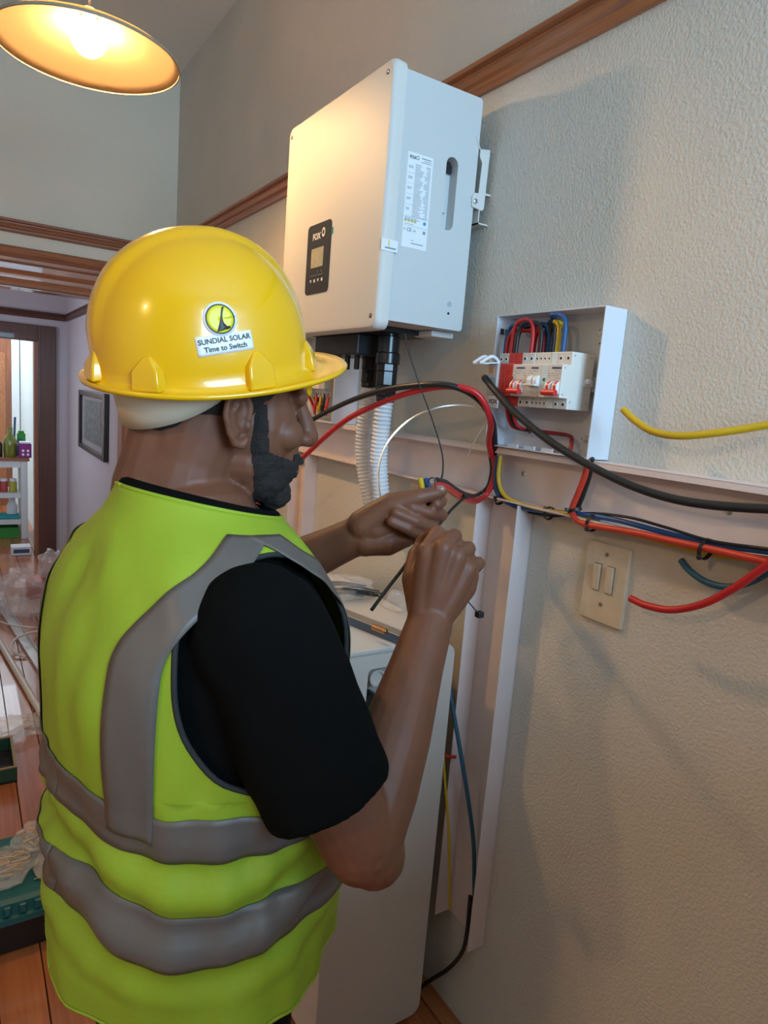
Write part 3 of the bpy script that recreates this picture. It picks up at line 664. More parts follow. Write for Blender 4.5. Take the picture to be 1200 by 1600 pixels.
# loose ends at the right
def cut_cable(name, seq, r, m, label):
    pts = uvX(seq); t_ = thing(name, label, 'cable', pts[-1]); sp = spline(pts, 10)
    MB().tube(sp, r, 12).build('sheath', m, t_, smooth=.9)
    d_ = (sp[0] - sp[1]).normalized(); MB().tube([sp[0] - d_*.001, sp[0] + d_ * .0015], r * .6, 8).build('core', 'copper', t_)
    return t_
cut_cable('loose_cable', [(974, 640, -.075), (992, 657, -.078), (1020, 674, -.08), (1060, 681, -.08), (1115, 677, -.07), (1200, 664, -.05), (1330, 640, -.03)], .0062, 'cable_yellow', 'thick yellow cable with a cut end sticking out beside the fuse box')
cut_cable('loose_cable', [(985, 935, -.06), (1010, 946, -.062), (1050, 953, -.064), (1100, 943, -.066), (1150, 917, -.07), (1200, 882, -.075), (1260, 845, -.08)], .0062, 'cable_red', 'red cable with a cut end curving below the trunking')
cut_cable('loose_cable', [(1064, 875, -.02), (1078, 892, -.022), (1105, 910, -.024), (1140, 917, -.026), (1180, 906, -.03), (1220, 880, -.035), (1270, 850, -.04)], .0056, 'cable_teal', 'short dark blue cable stub below the trunking, behind the red one')
# small tie bands
def band(p, axis, r, label, head):
    t_ = thing('cable_tie', label, 'cable tie', p, 'black ties around the wires in the trunking')
    axis = V(axis).normalized(); a = axis.orthogonal().normalized(); b_ = axis.cross(a)
    rings = []
    for ww, rr in ((-.0032, r), (-.0032, r + .0016), (.0032, r + .0016), (.0032, r), (-.0032, r)):
        rings.append([V(p) + axis*ww + (a*math.cos(2*PI*k/20) + b_*math.sin(2*PI*k/20))*rr for k in range(20)])
    MB().loft(rings, False, False).build('strap', 'black', t_, smooth=.6)
    h = V(head).normalized(); q = V(p) + h*(r + .003)
    c_ = axis.cross(h).normalized()
    M_ = frame3(q, axis, c_, h)
    MB().box((-.0032, -.0035, -.0025), (.0032, .0035, .0035), M_).build('lock_head', 'black', t_, bevel=.0006)
    return t_
band(atX(782, 781, -.032), (0, -.8, -.6), .0125, 'black cable tie at the bend of the blue and yellow wires', (-1, 0, .3))
band(atX(858, 802, -.026), (0, -1, -.15), .0125, 'black cable tie halfway between the bend and the orange red cable', (-1, 0, .8))
band(atX(898, 797, -.040), (.1, -.4, -1), .0125, 'black cable tie where the orange red cable meets the trunking', (-1, .5, 0))
band(atX(926, 817, -.036), (0, -1, -.15), .0155, 'black cable tie just right of the orange red bend', (-1, 0, -.8))
band(atX(1103, 858, -.042), (0, -1, -.12), .0165, 'black cable tie nearest the right edge of the picture', (-1, 0, -.8))
def tie(seq, label, w_=.0022, headat=None):
    pts = seq; t_ = thing('cable_tie', label, 'cable tie', pts[-1])
    MB().tube(spline(pts, 8), w_, 8, flat=.45).build('strap', 'black', t_, smooth=True)
    if headat is not None:
        q = pts[headat]; MB().box((q.x - .0045, q.y - .0045, q.z - .004), (q.x + .0045, q.y + .0045, q.z + .004)).build('lock_head', 'black', t_, bevel=.001)
    return t_
tie(uvD([(633, 522, 1.10), (640, 555, 1.11), (655, 600, 1.12), (675, 655, 1.11), (690, 705, 1.085), (692, 735, 1.06), (688, 754, 1.05)]), 'long upright black cable tie standing on the bundle held in hand', .0023, -1)
tie(uvD([(727, 776, 1.21), (715, 787, 1.15), (702, 800, 1.09), (690, 815, 1.03), (672, 836, .95), (655, 852, .90), (630, 888, .885), (605, 920, .885), (580, 954, .885)]), 'long black cable tie slanting down between the two hands', .0024, 0)
tie(uvD([(700, 895, .885), (718, 922, .88), (735, 944, .875), (749, 960, .87)]), 'black cable tie whose square head pokes out behind the fist', .0018, -1)
# cut wire ends held between thumb and finger
for (u, m, lb) in ((658, 'cable_yellow', 'short yellow wire end above the thumb'), (667, 'cable_blue', 'short blue wire end above the thumb')):
    t_ = cable('wire_end', uvD([(u - 1, 749, 1.0), (u + 1, 758, .995), (u + 3, 768, .99), (u + 8, 778, .985)]), .0046, m, lb)
cable('wire_end', uvD([(668, 768, .985), (669, 752, .985), (676, 746, .985), (681, 754, .985), (680, 770, .985)]), .0011, 'black', 'hair thin dark wire looping over the thumb', n=5)
cable('wire_end', uvD([(662, 768, .98), (652, 760, .98), (643, 756, .98)]), .0011, 'copper', 'hair thin copper strand pointing left above the thumb', n=5)
# wires down the upright trunking
cable('supply_wire', uvX([(693, 1000, -.065), (700, 1060, -.064), (708, 1110, -.063), (722, 1190, -.055), (733, 1260, -.035), (740, 1320, -.02), (741, 1385, -.012), (741, 1440, -.008)]), .0050, 'cable_teal', 'dark blue cable hanging down the upright trunking')
cable('supply_wire', uvX([(690, 1080, -.075), (691, 1150, -.072), (695, 1220, -.068), (700, 1280, -.058), (702, 1340, -.05), (703, 1420, -.045)]), .0034, 'cable_yellow', 'slim yellow wire hanging beside the white cabinet')
cable('supply_wire', uvX([(666, 1172, -.085), (685, 1178, -.07), (700, 1182, -.06), (712, 1183, -.052)]), .0045, 'cable_orange_red', 'short red cable end between cabinet and upright trunking')
cable('supply_wire', uvX([(640, 1555, -.04), (672, 1532, -.03), (700, 1514, -.03), (722, 1488, -.022), (730, 1455, -.016), (735, 1400, -.014)]), .0052, 'cable_black', 'black cable curving out at the foot of the upright trunking')

# ================================================================== battery cabinet
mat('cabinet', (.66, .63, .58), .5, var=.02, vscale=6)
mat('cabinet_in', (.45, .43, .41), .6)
bt = thing('battery_cabinet', 'tall pale grey battery cabinet standing on the floor against the wall', 'battery', (-.23, 1.42, 0))
BX0, BX1, BY0, BY1, BZ0, BZ1 = -.385, -.085, 1.145, 1.75, .012, 1.0
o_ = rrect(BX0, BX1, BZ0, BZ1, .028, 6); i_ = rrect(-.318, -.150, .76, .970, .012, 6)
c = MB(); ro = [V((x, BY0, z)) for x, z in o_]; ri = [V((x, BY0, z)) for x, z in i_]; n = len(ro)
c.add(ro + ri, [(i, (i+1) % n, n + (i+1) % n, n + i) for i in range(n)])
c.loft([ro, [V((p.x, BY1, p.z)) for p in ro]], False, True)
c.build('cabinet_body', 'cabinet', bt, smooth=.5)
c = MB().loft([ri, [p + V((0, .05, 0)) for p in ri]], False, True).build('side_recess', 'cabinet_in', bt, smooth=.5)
MB().lathe([(0, BY0 + .012), (.015, BY0 + .012), (.015, BY0 + .006), (.019, BY0 + .006), (.019, BY0 + .05)], (-.289, 0, .944), 20, 'Y', False).build('round_knockout', 'cabinet', c, smooth=.5)
MB().lathe([(0, BY0 + .01), (.026, BY0 + .01), (.026, BY0 + .05)], (-.296, 0, .882), 6, 'Y', False).build('hexagon_plug', 'black', c)
MB().box((-.24, BY0 + .01, .80), (-.17, BY0 + .05, .93)).build('terminal_cover', 'cabinet_in', c, bevel=.004)
lid = MB().loft([[V((x, y, z)) for x, y in rrect(BX0 + i, BX1 - i, BY0 + .004 + i, BY1 - i, .02)] for z, i in ((BZ1 + .0004, .004), (BZ1 + .004, .001), (BZ1 + .010, .001), (BZ1 + .013, .005))]).build('lid', 'cabinet', bt, smooth=.5)
for x in (-.34, -.13):
    for y in (1.2, 1.7): MB().lathe([(.02, 0), (.02, .0118)], (x, y, 0), 12).build('foot', 'black', bt)
# on its lid: spirit level, brass coil, bag of ties
mat('level_blue', (.09, .12, .17), .35, .3)
p0, p1 = atZ(500, 945, 1.03), atZ(640, 1000, 1.03)
d = (p1 - p0); d.z = 0; d.normalize(); nrm = V((0, 0, 1)).cross(d)
lv = thing('spirit_level', 'dark grey metal bar with pale edges lying on the cabinet lid', 'spirit level', ((p0 + p1) / 2 - V((0, 0, .016))))
p1 = p0 + d*.34; p0 = p0 - d*.06
M_ = frame3((p0.x, p0.y, 1.0136), d, nrm, (0, 0, 1)); L = (p1 - p0).length
MB().box((0, -.012, .002), (L, .012, .022), M_).build('web', 'level_blue', lv)
MB().box((0, -.0145, 0), (L, .0145, .0022), M_).build('edge', 'steel', lv); MB().box((0, -.0145, .0218), (L, .0145, .0242), M_).build('edge', 'steel', lv)
pc_ = (atZ(575, 980, 1.045) + atZ(612, 990, 1.045)) / 2; pc_ = atZ(593, 983, 1.0455)
hel = [pc_ + d * (-.020 + .04*k/200) + (nrm*math.cos(k*2*PI/16) + V((0,0,1))*math.sin(k*2*PI/16))*.0058 for k in range(201)]
tag(MB().tube(hel, .0013, 5).tube([pc_ - d*.02, pc_ + d*.02], .0044, 8).build('brass_coil', 'copper', None, smooth=True), 'small coppery brass coil lying on the dark metal bar', 'coil')
mat('clear_plastic', (.95, .93, .9), .12, trans=.0, alpha=.22, spec=.8, bump=.5, bscale=35, bdist=.004)
mat('milky_plastic', (.80, .74, .70), .2, alpha=.30, spec=.7, bump=.6, bscale=25, bdist=.006)
def crumple(c0, size, name, label, m, seed, parent=None, cat='bag', lift=0, amp=.35, n=26, flatb=True):
    rnd_ = random.Random(seed); off = V((rnd_.uniform(0, 50), rnd_.uniform(0, 50), rnd_.uniform(0, 50)))
    mb = MB(); rings = []
    for i in range(n // 2 + 1):
        th = -PI/2 + PI*min(max(i/(n//2), .01), .99); ring = []
        for k in range(n):
            q = V((math.cos(th)*math.cos(2*PI*k/n), math.cos(th)*math.sin(2*PI*k/n), math.sin(th)))
            r_ = 1 + amp*(noise.noise(q*1.9 + off)) + amp*.5*abs(noise.noise(q*4.3 + off)) + amp*.25*noise.noise(q*9 + off)
            p = V((q.x*size[0]*r_, q.y*size[1]*r_, q.z*size[2]*r_))
            if flatb: p.z = max(p.z, -size[2]*.62)
            ring.append(V(c0) + p + V((0, 0, size[2]*.62 + .0006)))
        rings.append(ring)
    o = mb.loft(rings).build(name, m, parent, smooth=.35)
    if label: tag(o, label, cat)
    return o
bc = V((-.175, 1.53, 1.0136))
bag = thing('plastic_bag', 'clear plastic bag of black cable ties on the cabinet lid', 'bag', bc)
crumple(bc, (.085, .075, .028), 'wrapper', None, 'clear_plastic', 5, bag)
for k in range(22):
    a = V((bc.x - .06 + random.uniform(0, .05), bc.y - .05 + random.uniform(0, .09), bc.z + .008 + .0012*k)); ang = -.5 + random.uniform(-.12, .12)
    MB().tube(spline([a, a + V((math.cos(ang)*.045, math.sin(ang)*.05, .003)), a + V((math.cos(ang)*.10, math.sin(ang)*.10, -.004))], 4), .0022, 5, flat=.5).build('packed_tie', 'black', bag, smooth=True)
crumple(atZ(625, 955, 1.0136) + V((.02, .02, 0)), (.05, .05, .022), 'plastic_bag', 'small empty clear bag beside the bag of cable ties', 'clear_plastic', 11)
# ================================================================== far room door and hall things
MB().box((-1.3, YR - .03, 0), (-.515, YR - .004, 1.92)).build('leaf', 'frame_wood', d3)
MB().box((-.510, YR - .04, 0), (-.43, YR - .0005, 1.99)).build('jamb', 'white_paint', d3, bevel=.004)
MB().box((-1.4, YR - .04, 1.925), (-.515, YR - .0005, 1.99)).build('head', 'white_paint', d3, bevel=.004)
for x in (-1.2, -.85): MB().box((x, YR - .036, .3), (x + .28, YR - .0305, 1.75)).build('panel', 'rail_wood', d3, bevel=.003)
mat('art', (.10, .115, .12), .4, var=.85, vscale=26)
mat('mount', (.30, .27, .27), .6)
pf = thing('picture_frame', 'black framed dark artwork hanging on the hall wall', 'picture', (XH - .01, 4.95, 1.02))
PY0, PY1, PZ0, PZ1 = 4.43, 5.47, 1.03, 1.45; x = XH
for nm, a, b_ in (('frame_side', (PY0, PZ0), (PY0 + .07, PZ1)), ('frame_side', (PY1 - .07, PZ0), (PY1, PZ1)), ('frame_side', (PY0 + .07, PZ0), (PY1 - .07, PZ0 + .035)), ('frame_side', (PY0 + .07, PZ1 - .035), (PY1 - .07, PZ1))):
    MB().box((x - .03, a[0], a[1]), (x - .0006, b_[0], b_[1])).build(nm, 'black_gloss', pf, bevel=.004)
MB().box((x - .012, PY0 + .07, PZ0 + .035), (x - .001, PY1 - .07, PZ1 - .035)).build('mount', 'mount', pf)
MB().box((x - .014, PY0 + .20, PZ0 + .075), (x - .0122, PY1 - .18, PZ1 - .06)).build('artwork', 'art', pf)
# white shelf unit
mat('shelf_white', (.72, .74, .75), .5); mat('green_glass', (.18, .2, .015), .15, spec=.8); mat('purple', (.26, .02, .23), .5); mat('dark_glass', (.02, .03, .035), .15)
mat('label_yellow', (.45, .40, .05), .5); mat('jar_red', (.45, .06, .06), .4); mat('teal_cloth', (.02, .32, .33), .7); mat('green_plastic', (.03, .28, .03), .4); mat('blue_pack', (.04, .10, .2), .4)
SY, SX1 = 7.0, -.50
shf = thing('shelf_unit', 'white wooden shelf unit in the bright far room', 'shelf', (SX1 - .4, SY + .2, 0))
zt = .765
for xx in (SX1 - .055, SX1 - .9):
    for yy in (SY, SY + .36): MB().box((xx, yy, 0), (xx + .055, yy + .05, zt - .03)).build('leg', 'shelf_white', shf, bevel=.003)
MB().box((SX1 - .92, SY - .015, zt - .0295), (SX1 + .015, SY + .425, zt)).build('top', 'rail_wood_x', shf, bevel=.004)
MB().box((SX1 - .84, SY, zt - .09), (SX1 - .056, SY + .03, zt - .031)).build('apron', 'shelf_white', shf)
shelves = (.435, .185)
for z in shelves: MB().box((SX1 - .84, SY + .005, z - .045), (SX1 - .056, SY + .4, z)).build('shelf', 'shelf_white', shf, bevel=.002)
def bottle(x, y, z, r, h, m, label, neck=.4):
    return tag(MB().lathe([(0, 0), (r*.95, 0), (r, r*.15), (r, h*.55), (r*.8, h*.66), (r*neck, h*.76), (r*neck, h*.97), (r*neck*1.15, h*.97), (r*neck*1.15, h), (0, h)], (x, y, z + .0004), 16, 'Z', False).build('bottle', m, None, smooth=.7), label, 'bottle')
zt += .0005
bottle(SX1 - .135, SY + .1, zt, .055, .27, 'green_glass', 'olive green glass bottle on the shelf unit top')
bottle(SX1 - .245, SY + .1, zt, .05, .20, 'dark_glass', 'dark squat bottle at the left edge of the shelf unit top')
bottle(SX1 - .05, SY + .2, zt, .035, .16, 'blue_pack', 'small blue bottle between the green bottle and purple box')
tag(MB().tube([(SX1 - .10, SY + .22, zt), (SX1 - .085, SY + .22, zt + .36)], .010, 8).build('dark_stick', 'blue_pack', None, smooth=.7), 'thin dark blue stick leaning up behind the green bottle', 'stick')
pb = thing('gift_box', 'purple carton with pale dots on the shelf unit top', 'box', (SX1 + .0, SY + .1, zt))
MB().box((SX1 - .065, SY + .02, zt), (SX1 + .035, SY + .14, zt + .13)).build('carton', 'purple', pb, bevel=.003)
for k in range(2):
    for j in range(2): MB().lathe([(0, 0), (.012, 0), (.012, -.001), (0, -.001)], (SX1 - .035 + k*.04, SY + .0198, zt + .03 + j*.035), 10, 'Y', False).build('dot', 'paper', pb)
MB().box((SX1 - .06, SY + .03, zt + .13), (SX1 + .03, SY + .13, zt + .145)).build('lid', 'paper', pb, bevel=.003)
tag(MB().box((SX1 - .07, SY + .2, zt), (SX1 + .0, SY + .26, zt + .21)).box((SX1 - .06, SY + .21, zt + .21), (SX1 - .01, SY + .25, zt + .235)).build('pump_pack', 'green_plastic', None, bevel=.006), 'green topped pack behind the purple carton', 'box')
for k, (xx, m, lb) in enumerate(((-.255, 'jar_red', 'red jar on the middle shelf, far left'), (-.19, 'jar_red', 'red jar next to the yellow jar on the middle shelf'), (-.115, 'label_yellow', 'yellow jar on the middle shelf'))):
    j = thing('jar', lb, 'jar', (SX1 + xx, SY + .1, shelves[0]))
    MB().lathe([(.03, 0), (.034, .005), (.034, .085), (.028, .1)], (SX1 + xx, SY + .1, shelves[0] + .0005), 14).build('glass', m, j, smooth=.6)
    MB().lathe([(.03, .1003), (.03, .125), (.0, .126)], (SX1 + xx, SY + .1, shelves[0] + .0005), 14, 'Z', False).build('cap', 'paper', j, smooth=.6)
bottle(SX1 - .12, SY + .18, shelves[1], .045, .19, 'white_plastic', 'white bottle on the lower shelf', .6)
tag(MB().box((SX1 - .26, SY + .03, shelves[1] + .0005), (SX1 - .065, SY + .25, shelves[1] + .03)).build('folded_cloth', 'teal_cloth', None, bevel=.012, seg=3), 'folded teal cloth on the lower shelf', 'cloth')
gc = thing('crate', 'green plastic crate on the floor under the shelf unit', 'crate', (SX1 - .18, SY + .15, .0))
MB().box((SX1 - .25, SY + .06, .001), (SX1 - .07, SY + .3, .01)).build('base', 'green_plastic', gc)
for a, b_ in (((SX1 - .25, SY + .06), (SX1 - .07, SY + .067)), ((SX1 - .25, SY + .293), (SX1 - .07, SY + .3)), ((SX1 - .25, SY + .067), (SX1 - .243, SY + .293)), ((SX1 - .077, SY + .067), (SX1 - .07, SY + .293))):
    MB().box((a[0], a[1], .0101), (b_[0], b_[1], .1)).build('side', 'green_plastic', gc)
p = atZ(33, 866, 0)
bx_ = thing('carton', 'small blue and white carton on the far room floor', 'box', p)
MB().box((p.x - .075, p.y - .05, .0005), (p.x + .075, p.y + .08, .075)).build('body', 'paper', bx_, bevel=.004)
MB().box((p.x - .06, p.y - .0515, .022), (p.x + .06, p.y - .0501, .055)).build('print', 'blue_pack', bx_)

# ================================================================== clutter on the floor
mat('pipe_white', (.72, .70, .66), .35); mat('pipe_clear', (.62, .62, .62), .2, .2)
def pipe(a, b_, r, m, label):
    a, b_ = V(a), V(b_); t_ = (b_ - a).normalized()
    mb = MB(); u_ = t_.orthogonal().normalized(); w_ = t_.cross(u_)
    rg = lambda p, rr: [p + (u_*math.cos(2*PI*k/14) + w_*math.sin(2*PI*k/14))*rr for k in range(14)]
    mb.loft([rg(a + t_*.03, r*.8), rg(a, r*.8), rg(a, r), rg(b_, r), rg(b_, r*.8), rg(b_ - t_*.03, r*.8)])
    return tag(mb.build('conduit_pipe', m, None, smooth=.6), label, 'pipe')
q0, q1 = atZ(-25, 962, .018), atZ(76, 1134, .018)
pipe(q0, q1, .016, 'pipe_white', 'long white plastic pipe lying on the floor boards')
q0, q1 = atZ(46, 1088, .0125), atZ(100, 1168, .0125)
pipe(q0, q1, .0115, 'pipe_white', 'short white plastic pipe beside the long one, its end showing')
q0, q1 = atZ(-8, 928, .02), atZ(78, 1058, .02)
tr = thing('trunking_cover', 'clear grey trunking strip on the floor behind the pipes', 'strip', (q0 + q1)/2 - V((0, 0, .02)))
d = (q1 - q0).normalized(); nn_ = V((0, 0, 1)).cross(d); M_ = frame3((q0.x, q0.y, .0006), d, nn_, (0, 0, 1)); L = (q1 - q0).length
MB().box((0, -.03, 0), (L, .03, .003), M_).build('web', 'pipe_clear', tr); MB().box((0, -.03, .003), (L, -.027, .02), M_).build('rib', 'pipe_clear', tr); MB().box((0, .027, .003), (L, .03, .02), M_).build('rib', 'pipe_clear', tr)
cable('white_flex', [atZ(u, v, .012 + .02*k) for k, (u, v) in enumerate(((-10, 968), (15, 976), (45, 980)))] + [atZ(u, v, .03) for u, v in ((65, 980), (90, 978))], .006, 'pipe_white', 'white flex lying straight across the strip')
cable('white_flex', [atZ(u, v, z) for u, v, z in ((80, 984, .05), (50, 988, .05), (28, 996, .05), (18, 1008, .04), (24, 1020, .02), (40, 1027, .007))], .007, 'pipe_white', 'white flex curled into a hook near the pipes')
crumple(atZ(35, 950, 0), (.16, .26, .13), 'plastic_bag', 'large crumpled clear bag heaped on the floor by the doorway', 'milky_plastic', 21, amp=.55, n=34)
crumple(atZ(84, 900, 0), (.10, .16, .12), 'plastic_bag', 'smaller crumpled clear bag behind the large one', 'milky_plastic', 23, amp=.55, n=30)
mat('pink_item', (.6, .2, .16), .5)
tag(MB().box((-.66, 5.05, .001), (-.56, 5.25, .12)).build('red_packet', 'pink_item', None, bevel=.01), 'reddish packet showing through the crumpled bags', 'packet')
crumple(atZ(14, 1146, 0), (.13, .07, .035), 'plastic_bag', 'thin clear bag lying flat in front of the pipes', 'milky_plastic', 31, amp=.7)
# green tray corner
mat('tray_green', (.015, .07, .045), .4); mat('toolbox_teal', (.004, .10, .105), .35); mat('tray_gold', (.3, .2, .08), .5)
ty = thing('tool_tray', 'dark green tray corner showing at the left edge of the floor', 'tray', (-1.1, 2.85, 0))
cx, cy = atZ(25, 1190, .05).x, 2.68
MB().box((cx - .4, cy, .0005), (cx, cy + .26, .008)).build('base', 'black', ty)
for a, b_ in (((cx - .4, cy), (cx, cy + .01)), ((cx - .4, cy + .25), (cx, cy + .26)), ((cx - .01, cy + .0101), (cx, cy + .2499)), ((cx - .4, cy + .0101), (cx - .39, cy + .2499))):
    MB().box((a[0], a[1], .0081), (b_[0], b_[1], .06)).build('side', 'tray_green', ty, bevel=.002)
    MB().box((a[0], a[1], .0601), (b_[0], b_[1], .064)).build('rim', 'tray_gold', ty)
# teal toolbox
TX0, TX1, TY0, TY1 = -1.32, -.80, 1.80, 2.09
tb = thing('toolbox', 'teal toolbox with a black base standing on the floor behind the worker', 'toolbox', ((TX0+TX1)/2, (TY0+TY1)/2, 0))
MB().loft([[V((x, y, z)) for x, y in rrect(TX0 + i, TX1 - i, TY0 + i, TY1 - i, .02)] for z, i in ((.0005, .02), (.004, .015), (.10, .004))]).build('base', 'black', tb, smooth=.5)
ld = MB().loft([[V((x, y, z)) for x, y in rrect(TX0 + i, TX1 - i, TY0 + i, TY1 - i, .022)] for z, i in ((.1005, -.006), (.118, -.006), (.120, .004), (.150, .012), (.158, .024))]).build('lid', 'toolbox_teal', tb, smooth=.5)
for k in range(12): MB().box((TX0 + .06 + k*.036, TY0 - .0005, .122), (TX0 + .078 + k*.036, TY0 + .014, .148)).build('lid_rib', 'toolbox_teal', ld, bevel=.003)
MB().box((TX0 + .05, TY1 - .075, .1575), (TX1 - .03, TY1 - .02, .178)).build('lid_tray', 'toolbox_teal', ld, bevel=.004)
mat('brass', (.55, .34, .16), .35, .8)
zc = .1590
b1 = thing('plastic_bag', 'clear bag of brass screws lying on the toolbox', 'bag', (-.955, 1.95, zc))
crumple((-.965, 1.945, zc), (.09, .075, .022), 'wrapper', None, 'clear_plastic', 41, b1)
for k in range(46):
    a = random.uniform(-.5, .4); c0 = V((-.965 + random.uniform(-.06, .05), 1.945 + random.uniform(-.045, .04), zc + .006 + random.uniform(0, .022))); d = V((math.cos(a), math.sin(a), random.uniform(-.2, .2))) * .02
    MB().tube([c0 - d, c0 + d*.8, c0 + d], [.0022, .0026, .0045], 6).build('screw', 'brass', b1)
b2 = thing('plastic_bag', 'clear bag of yellowish fittings at the back of the toolbox lid', 'bag', (-.88, 2.02, zc))
crumple((-.865, 2.015, .179), (.075, .06, .028), 'wrapper', None, 'clear_plastic', 43, b2)
for k in range(14):
    a = random.uniform(0, 3); c0 = V((-.865 + random.uniform(-.05, .05), 2.015 + random.uniform(-.03, .03), .188 + random.uniform(0, .03))); d = V((math.cos(a), math.sin(a), random.uniform(-.3, .3))) * .016
    MB().tube([c0 - d, c0 + d], .0045, 6).build('fitting', 'brass', b2)
crumple((-.845, 1.90, zc), (.045, .085, .010), 'plastic_bag', 'empty milky zip bag hanging over the toolbox lid front', 'milky_plastic', 47, amp=.25)
tag(MB().box((-.915, 1.975, zc + .0005), (-.87, 1.99, zc + .012)).build('blue_marker', 'cable_blue', None, bevel=.004), 'small blue pen between the bags on the toolbox', 'pen')
for k in range(2):
    c0 = V((-.895 + k*.012, 1.868 + k*.012, zc + .003)); MB().tube([c0, c0 + V((.022, .004, 0)), c0 + V((.024, .004, 0))], [.002, .002, .004], 6)
    tag(MB().tube([c0, c0 + V((.022, .004, 0)), c0 + V((.026, .005, 0))], [.002, .002, .0042], 6).build('loose_screw', 'brass', None), ('loose pale screw on the front of the toolbox lid', 'second loose screw just behind the front one on the toolbox lid')[k], 'screw')

# ================================================================== added furniture-like blocker, unseen, keeps window light off the lower wall
sb = thing('light_blocker', 'added brown wooden light blocker out of view, shading the lower wall from the window', 'light_blocker', (-.42, -.4, 0))
MB().box((-.82, -.62, .06), (-.02, -.20, 1.475)).build('carcass', 'frame_wood', sb, bevel=.004)
MB().box((-.84, -.64, 1.4755), (-.005, -.18, 1.50)).build('top', 'frame_wood', sb, bevel=.004)
for x in (-.80, -.40):
    dr_ = MB().box((x, -.1995, .10), (x + .36, -.182, 1.44)).build('door', 'frame_wood', sb, bevel=.003)
    MB().ball((x + (.32 if x < -.5 else .04), -.172, .8), .012, 12, 8).build('knob', 'brass', dr_, smooth=True)
for x in (-.78, -.1):
    for y in (-.6, -.28): MB().box((x, y, 0), (x + .05, y + .05, .0595)).build('foot', 'frame_wood', sb)
# ================================================================== the worker
mat('skin', (.165, .062, .034), .5, spec=.35, bump=.25, bscale=330, bdist=.00015, var=.12, vscale=22, sss=.05)
mat('nail', (.26, .13, .095), .3)
mat('beard', (.018, .011, .009), .8, bump=.9, bscale=500, bdist=.003)
mat('eye_white', (.7, .66, .6), .2); mat('iris', (.02, .01, .008), .15)
mat('shirt', (.0035, .0034, .0034), .95, spec=.08, bump=.25, bscale=600, bdist=.001)
mat('trouser', (.006, .006, .007), .95, spec=.15, bump=.2, bscale=400, bdist=.001)
mat('shoe', (.02, .018, .016), .5)
mat('vest', (.29, .40, .018), .65, bump=.12, bscale=900, bdist=.0006, var=.05, vscale=7)
mat('vest_tape', (.125, .104, .092), .45, bump=.1, bscale=1200, bdist=.0004, var=.05, vscale=9)
mat('vest_edge', (.02, .02, .02), .8)
def rot(v, a): return V((v[0]*math.cos(a) - v[1]*math.sin(a), v[0]*math.sin(a) + v[1]*math.cos(a), 0))
CX, CY = -.806, .784
BYAW = math.radians(10)
bf = rot((1, 0), BYAW); brt = rot((0, -1), BYAW)          # torso forward, torso right
C0 = V((CX, CY, 0))
person = thing('person', 'worker in a yellow-green safety vest and black shirt, seen from behind, fixing wires', 'person', (CX, CY, 0))
TAB = [  # s, z, half depth back, half depth front, half width, squareness
 (0, .86, .158, .165, .205, 2.3), (.12, .93, .156, .168, .204, 2.3), (.28, 1.05, .155, .162, .204, 2.3), (.42, 1.14, .157, .155, .208, 2.35), (.55, 1.225, .157, .145, .214, 2.4),
 (.66, 1.285, .148, .132, .210, 2.35), (.76, 1.328, .132, .118, .190, 2.2), (.85, 1.360, .115, .106, .152, 2.1), (.92, 1.386, .099, .098, .112, 2), (1, 1.408, .088, .094, .088, 2)]
def tab(s):
    s = min(max(s, 0), 1)
    for a, b in zip(TAB, TAB[1:]):
        if s <= b[0]: break
    i = TAB.index(a); P = [TAB[max(i-1, 0)], a, b, TAB[min(i+2, len(TAB)-1)]]
    t = (s - a[0]) / (b[0] - a[0]); out = []
    for k in range(1, 6):
        m0 = (P[2][k] - P[0][k]) / max(P[2][0] - P[0][0], 1e-6) * (b[0] - a[0]); m1 = (P[3][k] - P[1][k]) / max(P[3][0] - P[1][0], 1e-6) * (b[0] - a[0])
        out.append((2*t**3 - 3*t*t + 1)*P[1][k] + (t**3 - 2*t*t + t)*m0 + (3*t*t - 2*t**3)*P[2][k] + (t**3 - t*t)*m1)
    return out
def torso(s, th, off=0.0, wr=1.0):
    z, db_, df, hw, q = tab(s)
    c, sn = math.cos(th), math.sin(th)
    k = (abs(c)**q + abs(sn)**q) ** (-1/q)
    hd = db_ if c > 0 else df
    x_, y_ = -c*k*hd, sn*k*hw
    zz = z + (.022*c - .006) * max(0, (s - .8)/.2) ** 1.5
    p = C0 + bf * x_ + brt * y_ + V((0, 0, zz))
    # lean of the upper back
    n_ = (bf * (-c/hd) + brt * (sn/hw)).normalized()
    if s > .7: n_ = (n_ + V((0, 0, 1.4*(s - .7)/.3))).normalized()
    fold = 0
    if wr:
        env = max(0, 1 - max(0, s - .8)/.12)
        fold += .0085*noise.noise(V((math.cos(th)*2.0, math.sin(th)*2.0, s*4.5)))
        fold += .0065*noise.noise(V((math.cos(th)*5.2 + 3, math.sin(th)*5.2, s*6 + 4 + .8*math.sin(th))))
        bend = 1 - abs(s - .22)/.16
        if bend > 0: fold += .0075*bend*math.sin(70*(s - .02*math.sin(3*th + 1)) + 1.5*math.sin(2*th))
        fold += .006*max(0, 1 - s/.3)*math.sin(5*th + .7) * max(0, 1 - s/.3)
        fold *= env * wr
    return p + n_ * (off + fold)

def limb(mb, pts, rad, n=14, flat=None):
    pts = [V(p) for p in pts]
    for i in range(len(pts) - 1):
        a, b = pts[i], pts[i+1]; m_ = 4
        mb.tube([a.lerp(b, k/m_) for k in range(m_ + 1)], [rad[i] + (rad[i+1] - rad[i])*k/m_ for k in range(m_ + 1)], n)
    for p, r in zip(pts, rad): mb.ball(p, r*.995, n, 8)
